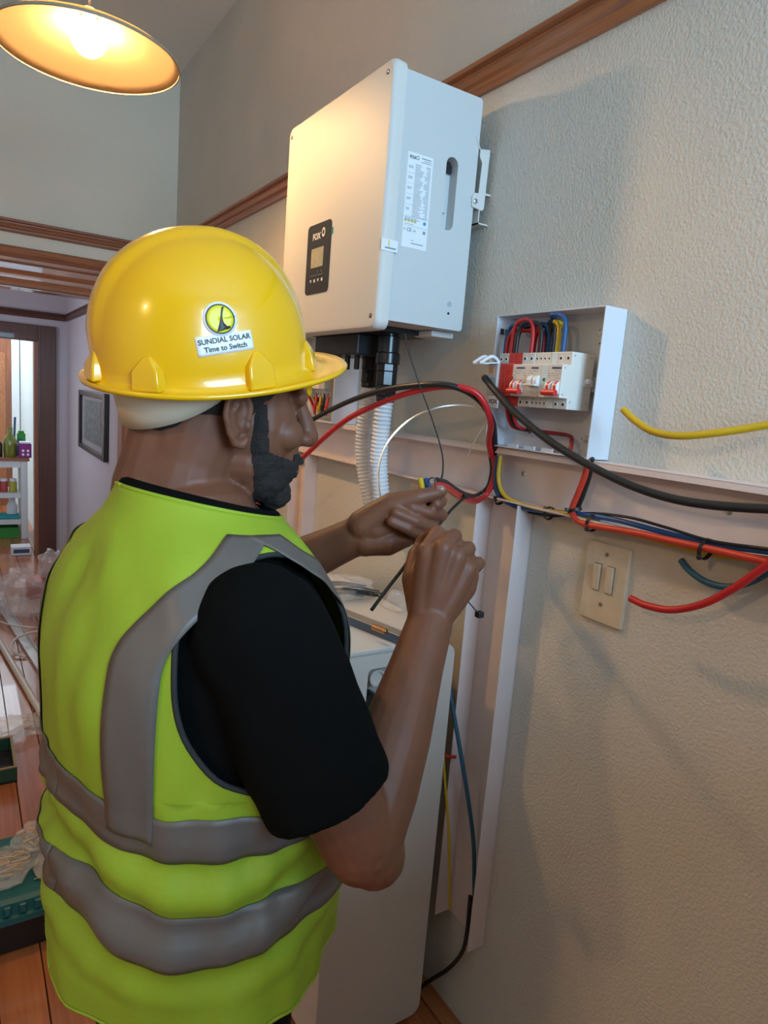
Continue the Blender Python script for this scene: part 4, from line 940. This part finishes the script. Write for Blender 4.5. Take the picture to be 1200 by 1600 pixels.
# ---- joints
SR = C0 + brt*.176 - bf*.022 + V((0, 0, 1.305)); ER = at(566, 1318, .705); WR = at(671, 975, .845)
SL = C0 - brt*.158 + bf*.095 + V((0, 0, 1.30)); WL = at(556, 838, .99)
best = None
for i in range(200):
    for dd in (.95, 1.0, 1.05, 1.1):
        u = 330 + i*.9; e_ = at(u, 890 + (440 - u)*.48, dd)
        cost = abs((e_ - SL).length - .285) + abs((e_ - WL).length - .265)
        if best is None or cost < best[0]: best = (cost, e_)
EL = best[1]
# ---- head frame
hyaw, hpitch, hroll = math.radians(-2), math.radians(4), math.radians(3)
hf = rot((1, 0), hyaw); hr = rot((0, -1), hyaw); hu = V((0, 0, 1))
hf2 = (hf*math.cos(hpitch) - hu*math.sin(hpitch)); hu = hr.cross(hf2).normalized(); hf = hf2
hr2 = (hr*math.cos(hroll) - hu*math.sin(hroll)); hu = hr2.cross(hf).normalized(); hr = hr2
EAR = at(377, 657, .745); HC = EAR - hr*.079
HM = Matrix(((hf.x, hr.x, hu.x), (hf.y, hr.y, hu.y), (hf.z, hr.z, hu.z)))
def H(x, y, z): return HC + hf*x + hr*y + hu*z
def hb(mb, c, r, n=18, m=12): mb.ball(H(*c), r, n, m, HM)
body = MB()
hb(body, (-.017, 0, .045), (.097, .077, .085)); hb(body, (.035, 0, -.008), (.060, .066, .082)); hb(body, (.042, 0, -.068), (.048, .053, .036)); hb(body, (.030, 0, -.05), (.05, .060, .045))
hb(body, (.080, 0, -.092), (.020, .024, .019)); hb(body, (.080, 0, .034), (.020, .054, .018)); hb(body, (.07, 0, -.04), (.034, .042, .05))
for sgn in (-1, 1): hb(body, (.066, sgn*.041, -.012), (.026, .024, .022))
limb(body, [H(.097, 0, .028), H(.108, 0, .008), H(.119, 0, -.016)], [.009, .011, .0135])
for sgn in (-1, 1): hb(body, (.108, sgn*.013, -.019), (.011, .009, .009))
hb(body, (.098, 0, -.047), (.012, .026, .0075)); hb(body, (.097, 0, -.059), (.012, .023, .0080))
limb(body, [H(-.022, 0, .0), H(-.034, 0, -.06), H(-.045, 0, -.115), C0 + bf*-.005 + V((0, 0, 1.36))], [.066, .061, .064, .082], 20)
limb(body, [H(-.06, 0, -.03), H(-.072, 0, -.10), C0 + bf*-.05 + V((0, 0, 1.37))], [.042, .045, .05], 16)
for sgn in (-1, 1):                                           # ears
    e0 = (-.004, sgn*.077, .0)
    hb(body, (-.004, sgn*.076, .004), (.0165, .0055, .026), 14, 10)
    loop_ = [(.008, .0), (.009, .016), (.002, .028), (-.010, .030), (-.020, .020), (-.021, .004), (-.014, -.014), (-.005, -.026), (.004, -.028), (.008, -.020)]
    limb(body, [H(x, sgn*(.081 + .006*max(0, -x/.02)), z) for x, z in loop_], [.0030, .0036, .004, .0042, .0042, .0042, .004, .005, .0052, .0042], 8)
    limb(body, [H(x, sgn*.0835, z) for x, z in ((-.006, .018), (-.0125, .008), (-.010, -.006), (-.003, -.014))], [.003, .0034, .0032, .003], 8)
    hb(body, (.008, sgn*.081, -.006), (.0045, .004, .006), 8, 6)
# torso under the clothes, arms
body.loft([[torso(s, 2*PI*k/28, -.022, 0) for k in range(28)] for s in (0, .15, .3, .45, .6, .7, .8, .9, 1.0)])
def mixr(a, b, t): return a.lerp(b, t)
limb(body, [SR, SR.lerp(ER, .35), SR.lerp(ER, .72), ER], [.054, .053, .047, .042], 20)
fr = (WR - ER)
bulge = (RIGHT*-.006)
limb(body, [ER, ER.lerp(WR, .22), ER.lerp(WR, .45), ER.lerp(WR, .78), WR], [.041, .0435, .041, .033, .0295], 20)
body.ball(ER + DOWN*.012 + RIGHT*.012, .034, 14, 10)
limb(body, [SL, SL.lerp(EL, .4), EL], [.054, .050, .041], 18)
limb(body, [EL, EL.lerp(WL, .25), EL.lerp(WL, .55), EL.lerp(WL, .85), WL], [.040, .0425, .038, .031, .029], 18)
def D_(seq): return [at(*q) for q in seq]
# right fist, back of the hand towards us
wr_ = (671, 975, .845)
mc = [(667, 862, .838), (692, 857, .829), (713, 869, .833), (730, 889, .842)]
pp = [(684, 833, .866), (710, 838, .862), (732, 857, .867), (748, 880, .872)]
dp = [(670, 838, .900), (700, 852, .905), (723, 871, .904), (739, 892, .898)]
tp = [(656, 848, .905), (686, 862, .914), (708, 881, .910), (725, 898, .9)]
for k in range(4):
    w0 = at(wr_[0] - 14 + 10*k, wr_[1] - 12, wr_[2] - .004)
    limb(body, [w0, at(*mc[k])], [.0170, .0132], 12)
    limb(body, [w0 + FWD*.016, at(mc[k][0], mc[k][1] + 6, mc[k][2] + .02)], [.016, .014], 12)
    sc = (1, 1.02, .97, .86)[k]
    limb(body, [at(*mc[k]), at(*pp[k]), at(*dp[k]), at(*tp[k])], [.0120*sc, .0104*sc, .0092*sc, .0080*sc], 12)
limb(body, D_([(658, 948, .855), (645, 905, .868), (651, 868, .892), (661, 848, .912)]), [.019, .0150, .0125, .009], 12)
limb(body, D_([(690, 955, .85), (726, 918, .852), (732, 897, .85)]), [.021, .0155, .014], 12)
# left hand, palm towards us, thumb along the top
mc = [(640, 790, 1.015), (650, 806, 1.02), (647, 824, 1.015), (634, 842, 1.005)]
pp = [(674, 778, 1.010), (690, 805, .995), (679, 826, .988), (662, 840, .982)]
dp = [(689, 783, .986), (671, 801, .964), (648, 814, .953), (637, 827, .951)]
tp = [(682, 788, .966), (644, 794, .953), (618, 801, .945), (611, 815, .945)]
for k in range(4):
    w0 = at(556 + 5*k, 822 + 10*k, .998)
    limb(body, [w0, at(*mc[k])], [.0175, .0135], 12)
    sc = (1.06, 1.0, .97, .88)[k]
    limb(body, [at(*mc[k]), at(*pp[k]), at(*dp[k]), at(*tp[k])], [.0110*sc, .0098*sc, .0092*sc, .0086*sc], 12)
limb(body, D_([(566, 820, .972), (610, 790, .962), (652, 777, .955), (690, 768, .962)]), [.023, .0185, .0125, .0085], 14)
limb(body, D_([(572, 848, .978), (606, 848, .978), (632, 838, .99)]), [.020, .0195, .017], 12)
limb(body, D_([(585, 825, .975), (620, 815, .982)]), [.022, .02], 12)
skin = meshobj('body', remesh(body, .0026, 3, 'body'), 'skin', person)
for (q, s_) in (((688, 764, .954), .0052),):
    MB().ball(at(*q), (.0075, .006, .003), 10, 6, Matrix(((RIGHT.x, DOWN.x, FWD.x), (RIGHT.y, DOWN.y, FWD.y), (RIGHT.z, DOWN.z, FWD.z)))).build('thumb_nail', 'nail', person, smooth=True)
for sgn in (-1, 1):
    ey_ = MB().ball(H(.0715, sgn*.031, .012), .0120, 14, 10).build('eye', 'eye_white', person, smooth=True)
    MB().ball(H(.0806, sgn*.031, .012), (.0045, .0058, .0058), 12, 8, HM).build('iris', 'iris', ey_, smooth=True)
# hair and beard
hair = MB(); hb(hair, (-.020, 0, .047), (.099, .0795, .085)); hb(hair, (-.055, 0, .0), (.05, .058, .045))
hm = remesh(hair, .004, 2, 'hair'); meshobj('hair', hm, 'beard', person)
def beard_amount(p):
    q = p - HC; x_, y_, z_ = q.dot(hf), abs(q.dot(hr)), q.dot(hu)
    if x_ < .004 or x_ > .14 or z_ > .03 or z_ < -.135: return 0
    up = .022 if x_ < .034 else -.030 - .25*(x_ - .034) if x_ < .085 else -.034
    if x_ < .044: up = .022 + (x_ - .034)*-5.2 if x_ > .034 else .022
    back = .019 + max(0, -z_ - .03)*.30
    a = min((up - z_)/.010, (x_ - back)/.010, 1)
    lip = ((z_ + .053)/.013)**2 + (y_/.024)**2
    if x_ > .085 and lip < 1: a = min(a, -.1)
    if y_ > .085: a = 0
    return max(0, a)
sk = skin.data; keep = [beard_amount(v_.co) for v_ in sk.vertices]
idx = {}; bv = []; bfc = []
for pl in sk.polygons:
    if all(keep[k] > 0 for k in pl.vertices):
        f_ = []
        for k in pl.vertices:
            if k not in idx:
                idx[k] = len(bv); v_ = sk.vertices[k]
                bv.append(v_.co + v_.normal*(.0042*keep[k] - .0006 + keep[k]*(.0016*noise.noise(v_.co*300) + .0022*noise.noise(v_.co*120))))
            f_.append(idx[k])
        bfc.append(tuple(f_))
bmesh_ = bpy.data.meshes.new('beard'); bmesh_.from_pydata([tuple(p) for p in bv], [], bfc); bmesh_.update()
bo = meshobj('beard', bmesh_, 'beard', person); setsmooth(bo)

# ---- T-shirt: torso, two sleeves with an open hem, collar
sh_ = MB()
sh_.loft([[torso(s, 2*PI*k/36, -.0105, .6) for k in range(36)] for s in (.02, .1, .2, .3, .4, .5, .58, .66, .73, .8, .86, .92, .98)])
def sleeve(S0, E0, r0, r1, tend, bulk):
    ax = (E0 - S0).normalized(); hem = S0.lerp(E0, tend)
    limb(sh_, [S0 - ax*.0, S0.lerp(E0, tend*.5)], [r0, (r0 + r1)/2], 24)
    a = ax.orthogonal().normalized(); b = ax.cross(a)
    ring = lambda p, r: [p + (a*math.cos(2*PI*k/28) + b*math.sin(2*PI*k/28))*r*(1 + .035*math.sin(3*2*PI*k/28 + 1)) for k in range(28)]
    sh_.loft([ring(S0 + ax*.02, r0*.98), ring(S0.lerp(E0, tend*.5), (r0 + r1)/2*1.01), ring(S0.lerp(E0, tend*.8), r1*1.0), ring(hem, r1), ring(hem + ax*.003, r1 - .006), ring(hem - ax*.03, r1 - .016)], True, True)
sleeve(SR + V((0, 0, -.006)), ER - RIGHT*.016, .0700, .0700, .76, 0)
sleeve(SL, EL, .060, .060, .72, 0)
ck = MB()
shm = remesh(sh_, .0042, 14, 't_shirt')
nrm_ = [v_.normal.copy() for v_ in shm.vertices]; new = []
for v_, n_ in zip(shm.vertices, nrm_):
    q_ = v_.co + n_ * (.0035*noise.noise(v_.co*14) + .002*noise.noise(v_.co*31)); new += [q_.x, q_.y, q_.z]
shm.vertices.foreach_set('co', new); shm.update()
ts = meshobj('t_shirt', shm, 'shirt', person)
nb = H(-.045, 0, -.115)
for nm, k0, rr_ in (('collar', 0, .0085),):
    pts = []
    for k in range(41):
        th = 2*PI*k/40; p = torso(.985, th, -.010, 0) + V((0, 0, .012)); pts.append(p)
    MB().tube(pts, .0085, 10).build(nm, 'shirt', ts, smooth=True)
# ---- trousers, shoes
tr_ = MB()
tr_.loft([[C0 + bf*(-math.cos(a)*d1) + brt*(math.sin(a)*w1) + V((0, 0, z)) for a in [2*PI*k/28 for k in range(28)]] for z, d1, w1 in ((.76, .12, .155), (.82, .135, .172), (.88, .138, .178), (.95, .134, .172), (1.0, .13, .165))])
feet = []
for sgn, fx in ((1, -.02), (-1, .05)):
    hip = C0 + brt*sgn*.085 + V((0, 0, .82)); knee = C0 + brt*sgn*.098 + bf*(fx*.6 + .02) + V((0, 0, .46)); ank = C0 + brt*sgn*.105 + bf*fx + V((0, 0, .075))
    limb(tr_, [hip, hip.lerp(knee, .5), knee, knee.lerp(ank, .4), ank], [.098, .088, .070, .066, .058], 20); feet.append((ank, fx))
meshobj('trousers', remesh(tr_, .006, 5, 'trousers'), 'trouser', person)
for ank, fx in feet:
    f_ = MB(); g0 = V((ank.x, ank.y, 0)); rings = []
    for x_, w_, h_ in ((-.085, .022, .05), (-.07, .036, .075), (-.02, .040, .095), (.03, .042, .085), (.09, .050, .062), (.145, .048, .048), (.175, .036, .036), (.19, .015, .02)):
        ring = []
        for k in range(16):
            a = 2*PI*k/16; ring.append(g0 + bf*x_ + brt*(math.cos(a)*w_) + V((0, 0, .0005 + max(0, h_*.5 + h_*.52*math.sin(a)))))
        rings.append(ring)
    f_.loft(rings).build('shoe', 'shoe', person, smooth=.9)

# ---- safety vest
VO = .004
SA, ST = .412, .865                                     # armhole from / to
def arm_half(s):
    q = (s - SA) / (ST - SA)
    if q <= 0 or q >= 1: return 0
    return (math.radians(43) * (1 - abs(2*q - 1)**3.0) ** .5) * (1 + .10*(q - .5))
TC = PI/2 + .03; TL = TC + .34
def vpt(s, th, off=0): return torso(s, th, VO + off, 1)
def strip(rows, m, name, parent, solid=.0022):
    mb = MB(); n = len(rows[0]); mb.loft(rows, False, False, False)
    return mb.build(name, m, parent, smooth=True, solid=solid, soff=1)
vest = MB()
hole = [.5 - .5*math.cos(PI*k/26) for k in range(27)]
sl_ = [SA*k/44 for k in range(45)]
# below the armholes: full rings
N = 96
THS = [-TL + (TC + TL)*k/96 for k in range(96)] + [TC + (2*PI - TL - TC)*k/96 for k in range(96)]
vest.loft([[vpt(s, t_) for t_ in THS] for s in sl_], False, False)
rowsB = []; rowsF = []
for q in hole:
    s = SA + (ST - SA)*q; h = arm_half(s)
    hL = h*.65
    rowsB.append([vpt(s, -(TL - hL) + ((TC - h) + (TL - hL))*k/96) for k in range(97)])
    rowsF.append([vpt(s, TC + h + (2*PI - (TL + hL) - TC - h)*k/96) for k in range(97)])
vest.loft(rowsB, False, False, False); vest.loft(rowsF, False, False, False)
vest.loft([[vpt(ST + (.985 - ST)*j/8, t_) for t_ in THS] for j in range(9)], False, False)
me = vest.mesh('safety_vest')
bm = bmesh.new(); bm.from_mesh(me); bmesh.ops.remove_doubles(bm, verts=bm.verts, dist=.00015); bmesh.ops.recalc_face_normals(bm, faces=bm.faces); bm.to_mesh(me); bm.free()
vo = meshobj('safety_vest', me, 'vest', person); setsmooth(vo)
md = vo.modifiers.new('solid', 'SOLIDIFY'); md.thickness = .0022; md.offset = 1
tag(vo, 'fluorescent yellow-green safety vest with grey reflective tape')
TO = .0034
def htape(s0, s1, wav):
    rows = []
    for j in range(7):
        rows.append([vpt(s0 + (s1 - s0)*j/6 + wav(2*PI*k/192), 2*PI*k/192, TO) for k in range(193)])
    return strip(rows, 'vest_tape', 'reflective_tape', vo, .0010)
htape(.158, .232, lambda t: .008*math.sin(3*t + .3) + .005*math.sin(5*t))
htape(.312, .388, lambda t: .006*math.sin(3*t + .5) + .004*math.sin(6*t + 1))
def vtape(thf, s0, s1, wid):
    rows = []
    for j in range(60):
        s = s0 + (s1 - s0)*j/59; c_ = thf(s); z, db_, df, hw, q = tab(s); rr_ = max(.06, (db_ + hw)/2); hh = wid/2/rr_
        rows.append([vpt(s, c_ - hh + 2*hh*k/6, TO + .0009) for k in range(7)])
    return strip(rows, 'vest_tape', 'reflective_tape', vo, .0010)
bk = lambda s: (TC - math.radians(60)) + .12*max(0, (s - .6)/.4) if s < .55 else (TC - math.radians(60)) + .9*((s - .55)/.45)**1.5
def over_shoulder(sgn, front):
    def f(s):
        pass
        h = math.radians(54) * (1 if s < .62 else max(0, 1 - ((s - .62)/.30)**1.9))
        th = TC - h if not front else TC + h
        return th if sgn > 0 else 2*PI - th
    return f
for sgn in (1, -1):
    for fr_ in (False, True):
        vtape(over_shoulder(sgn, fr_), .34, .905, .050)
# bindings along armholes, neck and hem, zip in front
for sgn in (1, -1):
    pts = []
    for k in range(81):
        a = 2*PI*k/80; q = .5 - .5*math.cos(a); s = SA + (ST - SA)*q; h = arm_half(s)
        th = TC + (h if a < PI else -h) if sgn > 0 else 2*PI - (TL + (h if a < PI else -h)*.65)
        pts.append(vpt(s, th, .001))
    MB().tube(pts, .0030, 8).build('binding', 'vest_edge', vo, smooth=True)
MB().tube([vpt(.985, 2*PI*k/60, .001) for k in range(61)], .0026, 8).build('binding', 'vest', vo, smooth=True)
MB().tube([vpt(.0, 2*PI*k/90, .001) for k in range(91)], .0024, 8).build('binding', 'vest', vo, smooth=True)
MB().tube([vpt(.02 + .94*k/40, PI, .004) for k in range(41)], .0045, 6).build('zip', 'vest_edge', vo, smooth=True)
# ================================================================== hard hat
mat('hat', (.80, .42, .002), .22, coat=.35, spec=.5)
mat('hat_band', (.62, .52, .40), .6)
mat('sticker', (.80, .81, .84), .4); mat('sticker_yellow', (.75, .66, .02), .4); mat('sticker_ink', (.02, .018, .02), .5)
gp_, gr_ = math.radians(-14), math.radians(6)
gf = (hf*math.cos(gp_) - hu*math.sin(gp_)); gu = hr.cross(gf).normalized(); gr = (hr*math.cos(gr_) - gu*math.sin(gr_)); gu = gr.cross(gf).normalized()
GO = H(-.022, 0, .053)
def G(x, y, z): return GO + gf*x + gr*y + gu*z
GA, GB_, GH = .127, .106, .142
hat = thing('hard_hat', 'glossy yellow hard hat with a round logo sticker, worn by the worker', 'hard hat', GO)
def base(ph):
    # radius of the dome foot (egg: front a little narrower)
    c, s_ = math.cos(ph), math.sin(ph)
    ga = GA if c < 0 else .117
    k = (abs(c/ga)**2.25 + abs(s_/GB_)**2.25) ** (-1/2.25)
    return c*k, s_*k
def dome(ph, t):
    bx_, by_ = base(ph); rho = (1 - t**2.35) ** (1/2.15) if t < 1 else 0
    rho *= 1 - .03*t
    x_, y_ = bx_*rho, by_*rho; z_ = GH*t
    # raised ridge over the crown
    rd = max(0, 1 - (abs(y_)/.030)**4) if t > .12 else 0
    z_ += .0065*rd*min(1, (t - .12)/.35) if rd > 0 else 0
    x_ += (.004*rd*math.copysign(1, x_)*min(1, max(0, (t - .12)/.2))*min(1, (1 - t)*4)) if rd > 0 else 0
    return x_, y_, z_ + .004
def brimz(ph):
    s2 = math.sin(ph)**2; return -.010*s2 - .002
def brim_out(ph):
    a = abs((ph + PI) % (2*PI) - PI)
    pk = max(0, math.cos(a*.86)) ** 2.2 if a < 1.7 else 0
    return .0135 + .036*pk*max(0, math.cos(min(a, PI/2)))**.6, .001*pk*max(0, math.cos(min(a, PI/2)))
NG = 120; rows = []
def brow(fr_, dz):
    row = []
    for k in range(NG):
        ph = 2*PI*k/NG; bx_, by_ = base(ph); o_, dr = brim_out(ph); L_ = math.hypot(bx_, by_); e_ = 1 + o_*fr_/L_
        row.append(G(bx_*e_, by_*e_, brimz(ph)*min(1, .4 + fr_) + dz(fr_) - dr*fr_**1.3))
    return row
shell = MB()
rows = [brow(1.03, lambda f: -.0035), brow(1.06, lambda f: -.0005), brow(1.0, lambda f: .0025), brow(.85, lambda f: .0008), brow(.5, lambda f: -.0005), brow(.2, lambda f: .000), brow(0, lambda f: .003)]
for j in range(1, 34):
    t = math.sin(PI/2 * j/34) if j > 10 else j/34*math.sin(PI/2*11/34)/(11/34); t = min(t, .9985)
    rows.append([G(*dome(2*PI*k/NG, t)) for k in range(NG)])
shell.loft(rows, False, True)
so = shell.build('shell', 'hat', hat, smooth=True)
md = so.modifiers.new('solid', 'SOLIDIFY'); md.thickness = .0026; md.offset = -1
bvh = BVHTree.FromPolygons([tuple(p) for p in shell.v], shell.f)
# slot pockets: raised roofs at the foot of the dome
for ph in (1.33, 2.36, -1.33, -2.36, .5, -.5, 3.0):
    bx_, by_ = base(ph); L_ = math.hypot(bx_, by_); n_ = V((bx_, by_)) / L_; t_ = V((-n_.y, n_.x)); wv = .0165
    def q(a, out, z): return G(bx_ + n_.x*out + t_.x*a, by_ + n_.y*out + t_.y*a, z)
    z0 = brimz(ph) + .001; m_ = MB()
    vs = [q(-wv, -.012, z0), q(wv, -.012, z0), q(wv, .0095, z0), q(-wv, .0095, z0), q(-wv*.92, -.012, .014), q(wv*.92, -.012, .014), q(wv*.92, .0070, .014), q(-wv*.92, .0070, .014), q(-wv*.25, -.014, .031), q(wv*.25, -.014, .031), q(wv*.25, -.0005, .029), q(-wv*.25, -.0005, .029)]
    m_.add(vs, [(0,1,2,3),(0,4,5,1),(1,5,6,2),(2,6,7,3),(3,7,4,0),(4,8,9,5),(5,9,10,6),(6,10,11,7),(7,11,8,4),(8,11,10,9)])
    m_.build('slot_pocket', 'hat', so, bevel=.0022, seg=3, smooth=.9)
for ph in (.72, -.72):
    bx_, by_ = base(ph); L_ = math.hypot(bx_, by_); o_ = .006
    p = G(bx_*(1 + o_/L_), by_*(1 + o_/L_), brimz(ph) - .006); t_ = V((-by_, bx_)) / L_; tx = gf*t_.x + gr*t_.y; nx = (gf*bx_ + gr*by_)/L_
    MB().prism([p - tx*.010, p + tx*.010, p + tx*.0065 - gu*.014, p + tx*.002 - gu*.018, p - tx*.002 - gu*.018, p - tx*.0065 - gu*.014], nx*.003).build('chin_strap_hook', 'hat', so, bevel=.0012)
# harness band under the shell
rows = []
for z, kk in ((.012, .90), (-.010, .885), (-.032, .865), (-.050, .84)):
    row = []
    for k in range(64):
        ph = 2*PI*k/64; bx_, by_ = base(ph); back = max(0, -math.cos(ph)); drop = back**.7 if back > 0 else 0
        zz = z if z > 0 else z*(.22 + .95*drop)
        row.append(G(bx_*kk*.985 + .002, by_*kk*.93, zz))
    rows.append(row)
MB().loft(rows, False, False).build('headband', 'hat_band', hat, smooth=True, solid=.0022)
# sticker
def hit(p, d): 
    r_ = bvh.ray_cast(p, d); return r_
loc, nrm, _, _ = hit(CAM, ray(349, 522).normalized())
if nrm.dot(ray(349, 522)) > 0: nrm = -nrm
ux = (RIGHT*math.cos(.17) - DOWN*math.sin(.17)); ux = (ux - nrm*ux.dot(nrm)).normalized(); uy = nrm.cross(ux)
def conform(x_, y_, off):
    p = loc + ux*x_ + uy*y_ + nrm*.05
    h_ = hit(p, -nrm)
    return (h_[0] if h_[0] else loc + ux*x_ + uy*y_) + nrm*off
def decal(poly_rows, name, m, off, parent):
    rows = [[conform(x_, y_, off) for x_, y_ in r_] for r_ in poly_rows]
    mb = MB(); mb.loft(rows, False, False, False); o = mb.build(name, m, parent, smooth=True, solid=.0003); return o
PX = loc.copy(); dep = (loc - CAM).dot(FWD); px = dep / F
st = decal([[(-45*px + 90*px*k/14, -29*px + 30*px*j/6) for k in range(15)] for j in range(7)], 'sticker', 'sticker', .0006, hat)
tag(st, 'white sticker with round yellow logo and two lines of text')
def disc(cx_, cy_, r0, r1, name, m, off, par): return decal([[(cx_ + (r0 + (r1 - r0)*j/4)*math.cos(2*PI*k/36), cy_ + (r0 + (r1 - r0)*j/4)*math.sin(2*PI*k/36)) for k in range(37)] for j in range(5)], name, m, off, par)
cxl, cyl = 0*px, 23*px
disc(cxl, cyl, .0002, 26.5*px, 'logo_ground', 'sticker', .0007, st)
disc(cxl, cyl, .0002, 21.5*px, 'logo_disc', 'sticker_yellow', .0010, st)
disc(cxl, cyl, 21*px, 23*px, 'logo_ring', 'sticker_ink', .0012, st)
# gnomon mark: slender upright that flares into a foot, drawn as a strip
left = [(10.5, 18), (6, 17), (3, 9), (0, 0), (-4, -9), (-9.5, -19)]
right = [(10.5, 18), (8, 14), (5, 7), (3.5, 0), (4, -6), (8, -12)]
rws = []
for j in range(6):
    rws.append([(cxl + (left[j][0] + (right[j][0] - left[j][0])*k/3)*px, cyl + (left[j][1] + (right[j][1] - left[j][1])*k/3)*px) for k in range(4)])
rws.append([(cxl + (-9.5 + 22*k/3)*px, cyl + (-19 + 3.5*k/3)*px) for k in range(4)])
decal(rws, 'logo_gnomon', 'sticker_ink', .0014, st)
decal([[(cxl + a*px, cyl + b*px) for a, b in r_] for r_ in ([(8, -12), (13, -12.2)], [(6, -17), (13, -15.6)])], 'logo_gnomon', 'sticker_ink', .0014, st)
def wraptext(body_, size, x_, y_):
    text('sticker_text', body_, size, Matrix.Translation((x_, y_, 0)), 'sticker_ink', st, depth=0, bold=.00018, wrap=lambda c: conform(c.x, c.y, .0012))
wraptext('SUNDIAL SOLAR', 11.3*px, 0, -8.3*px)
wraptext('Time to Switch', 11.2*px, 0, -20.5*px)
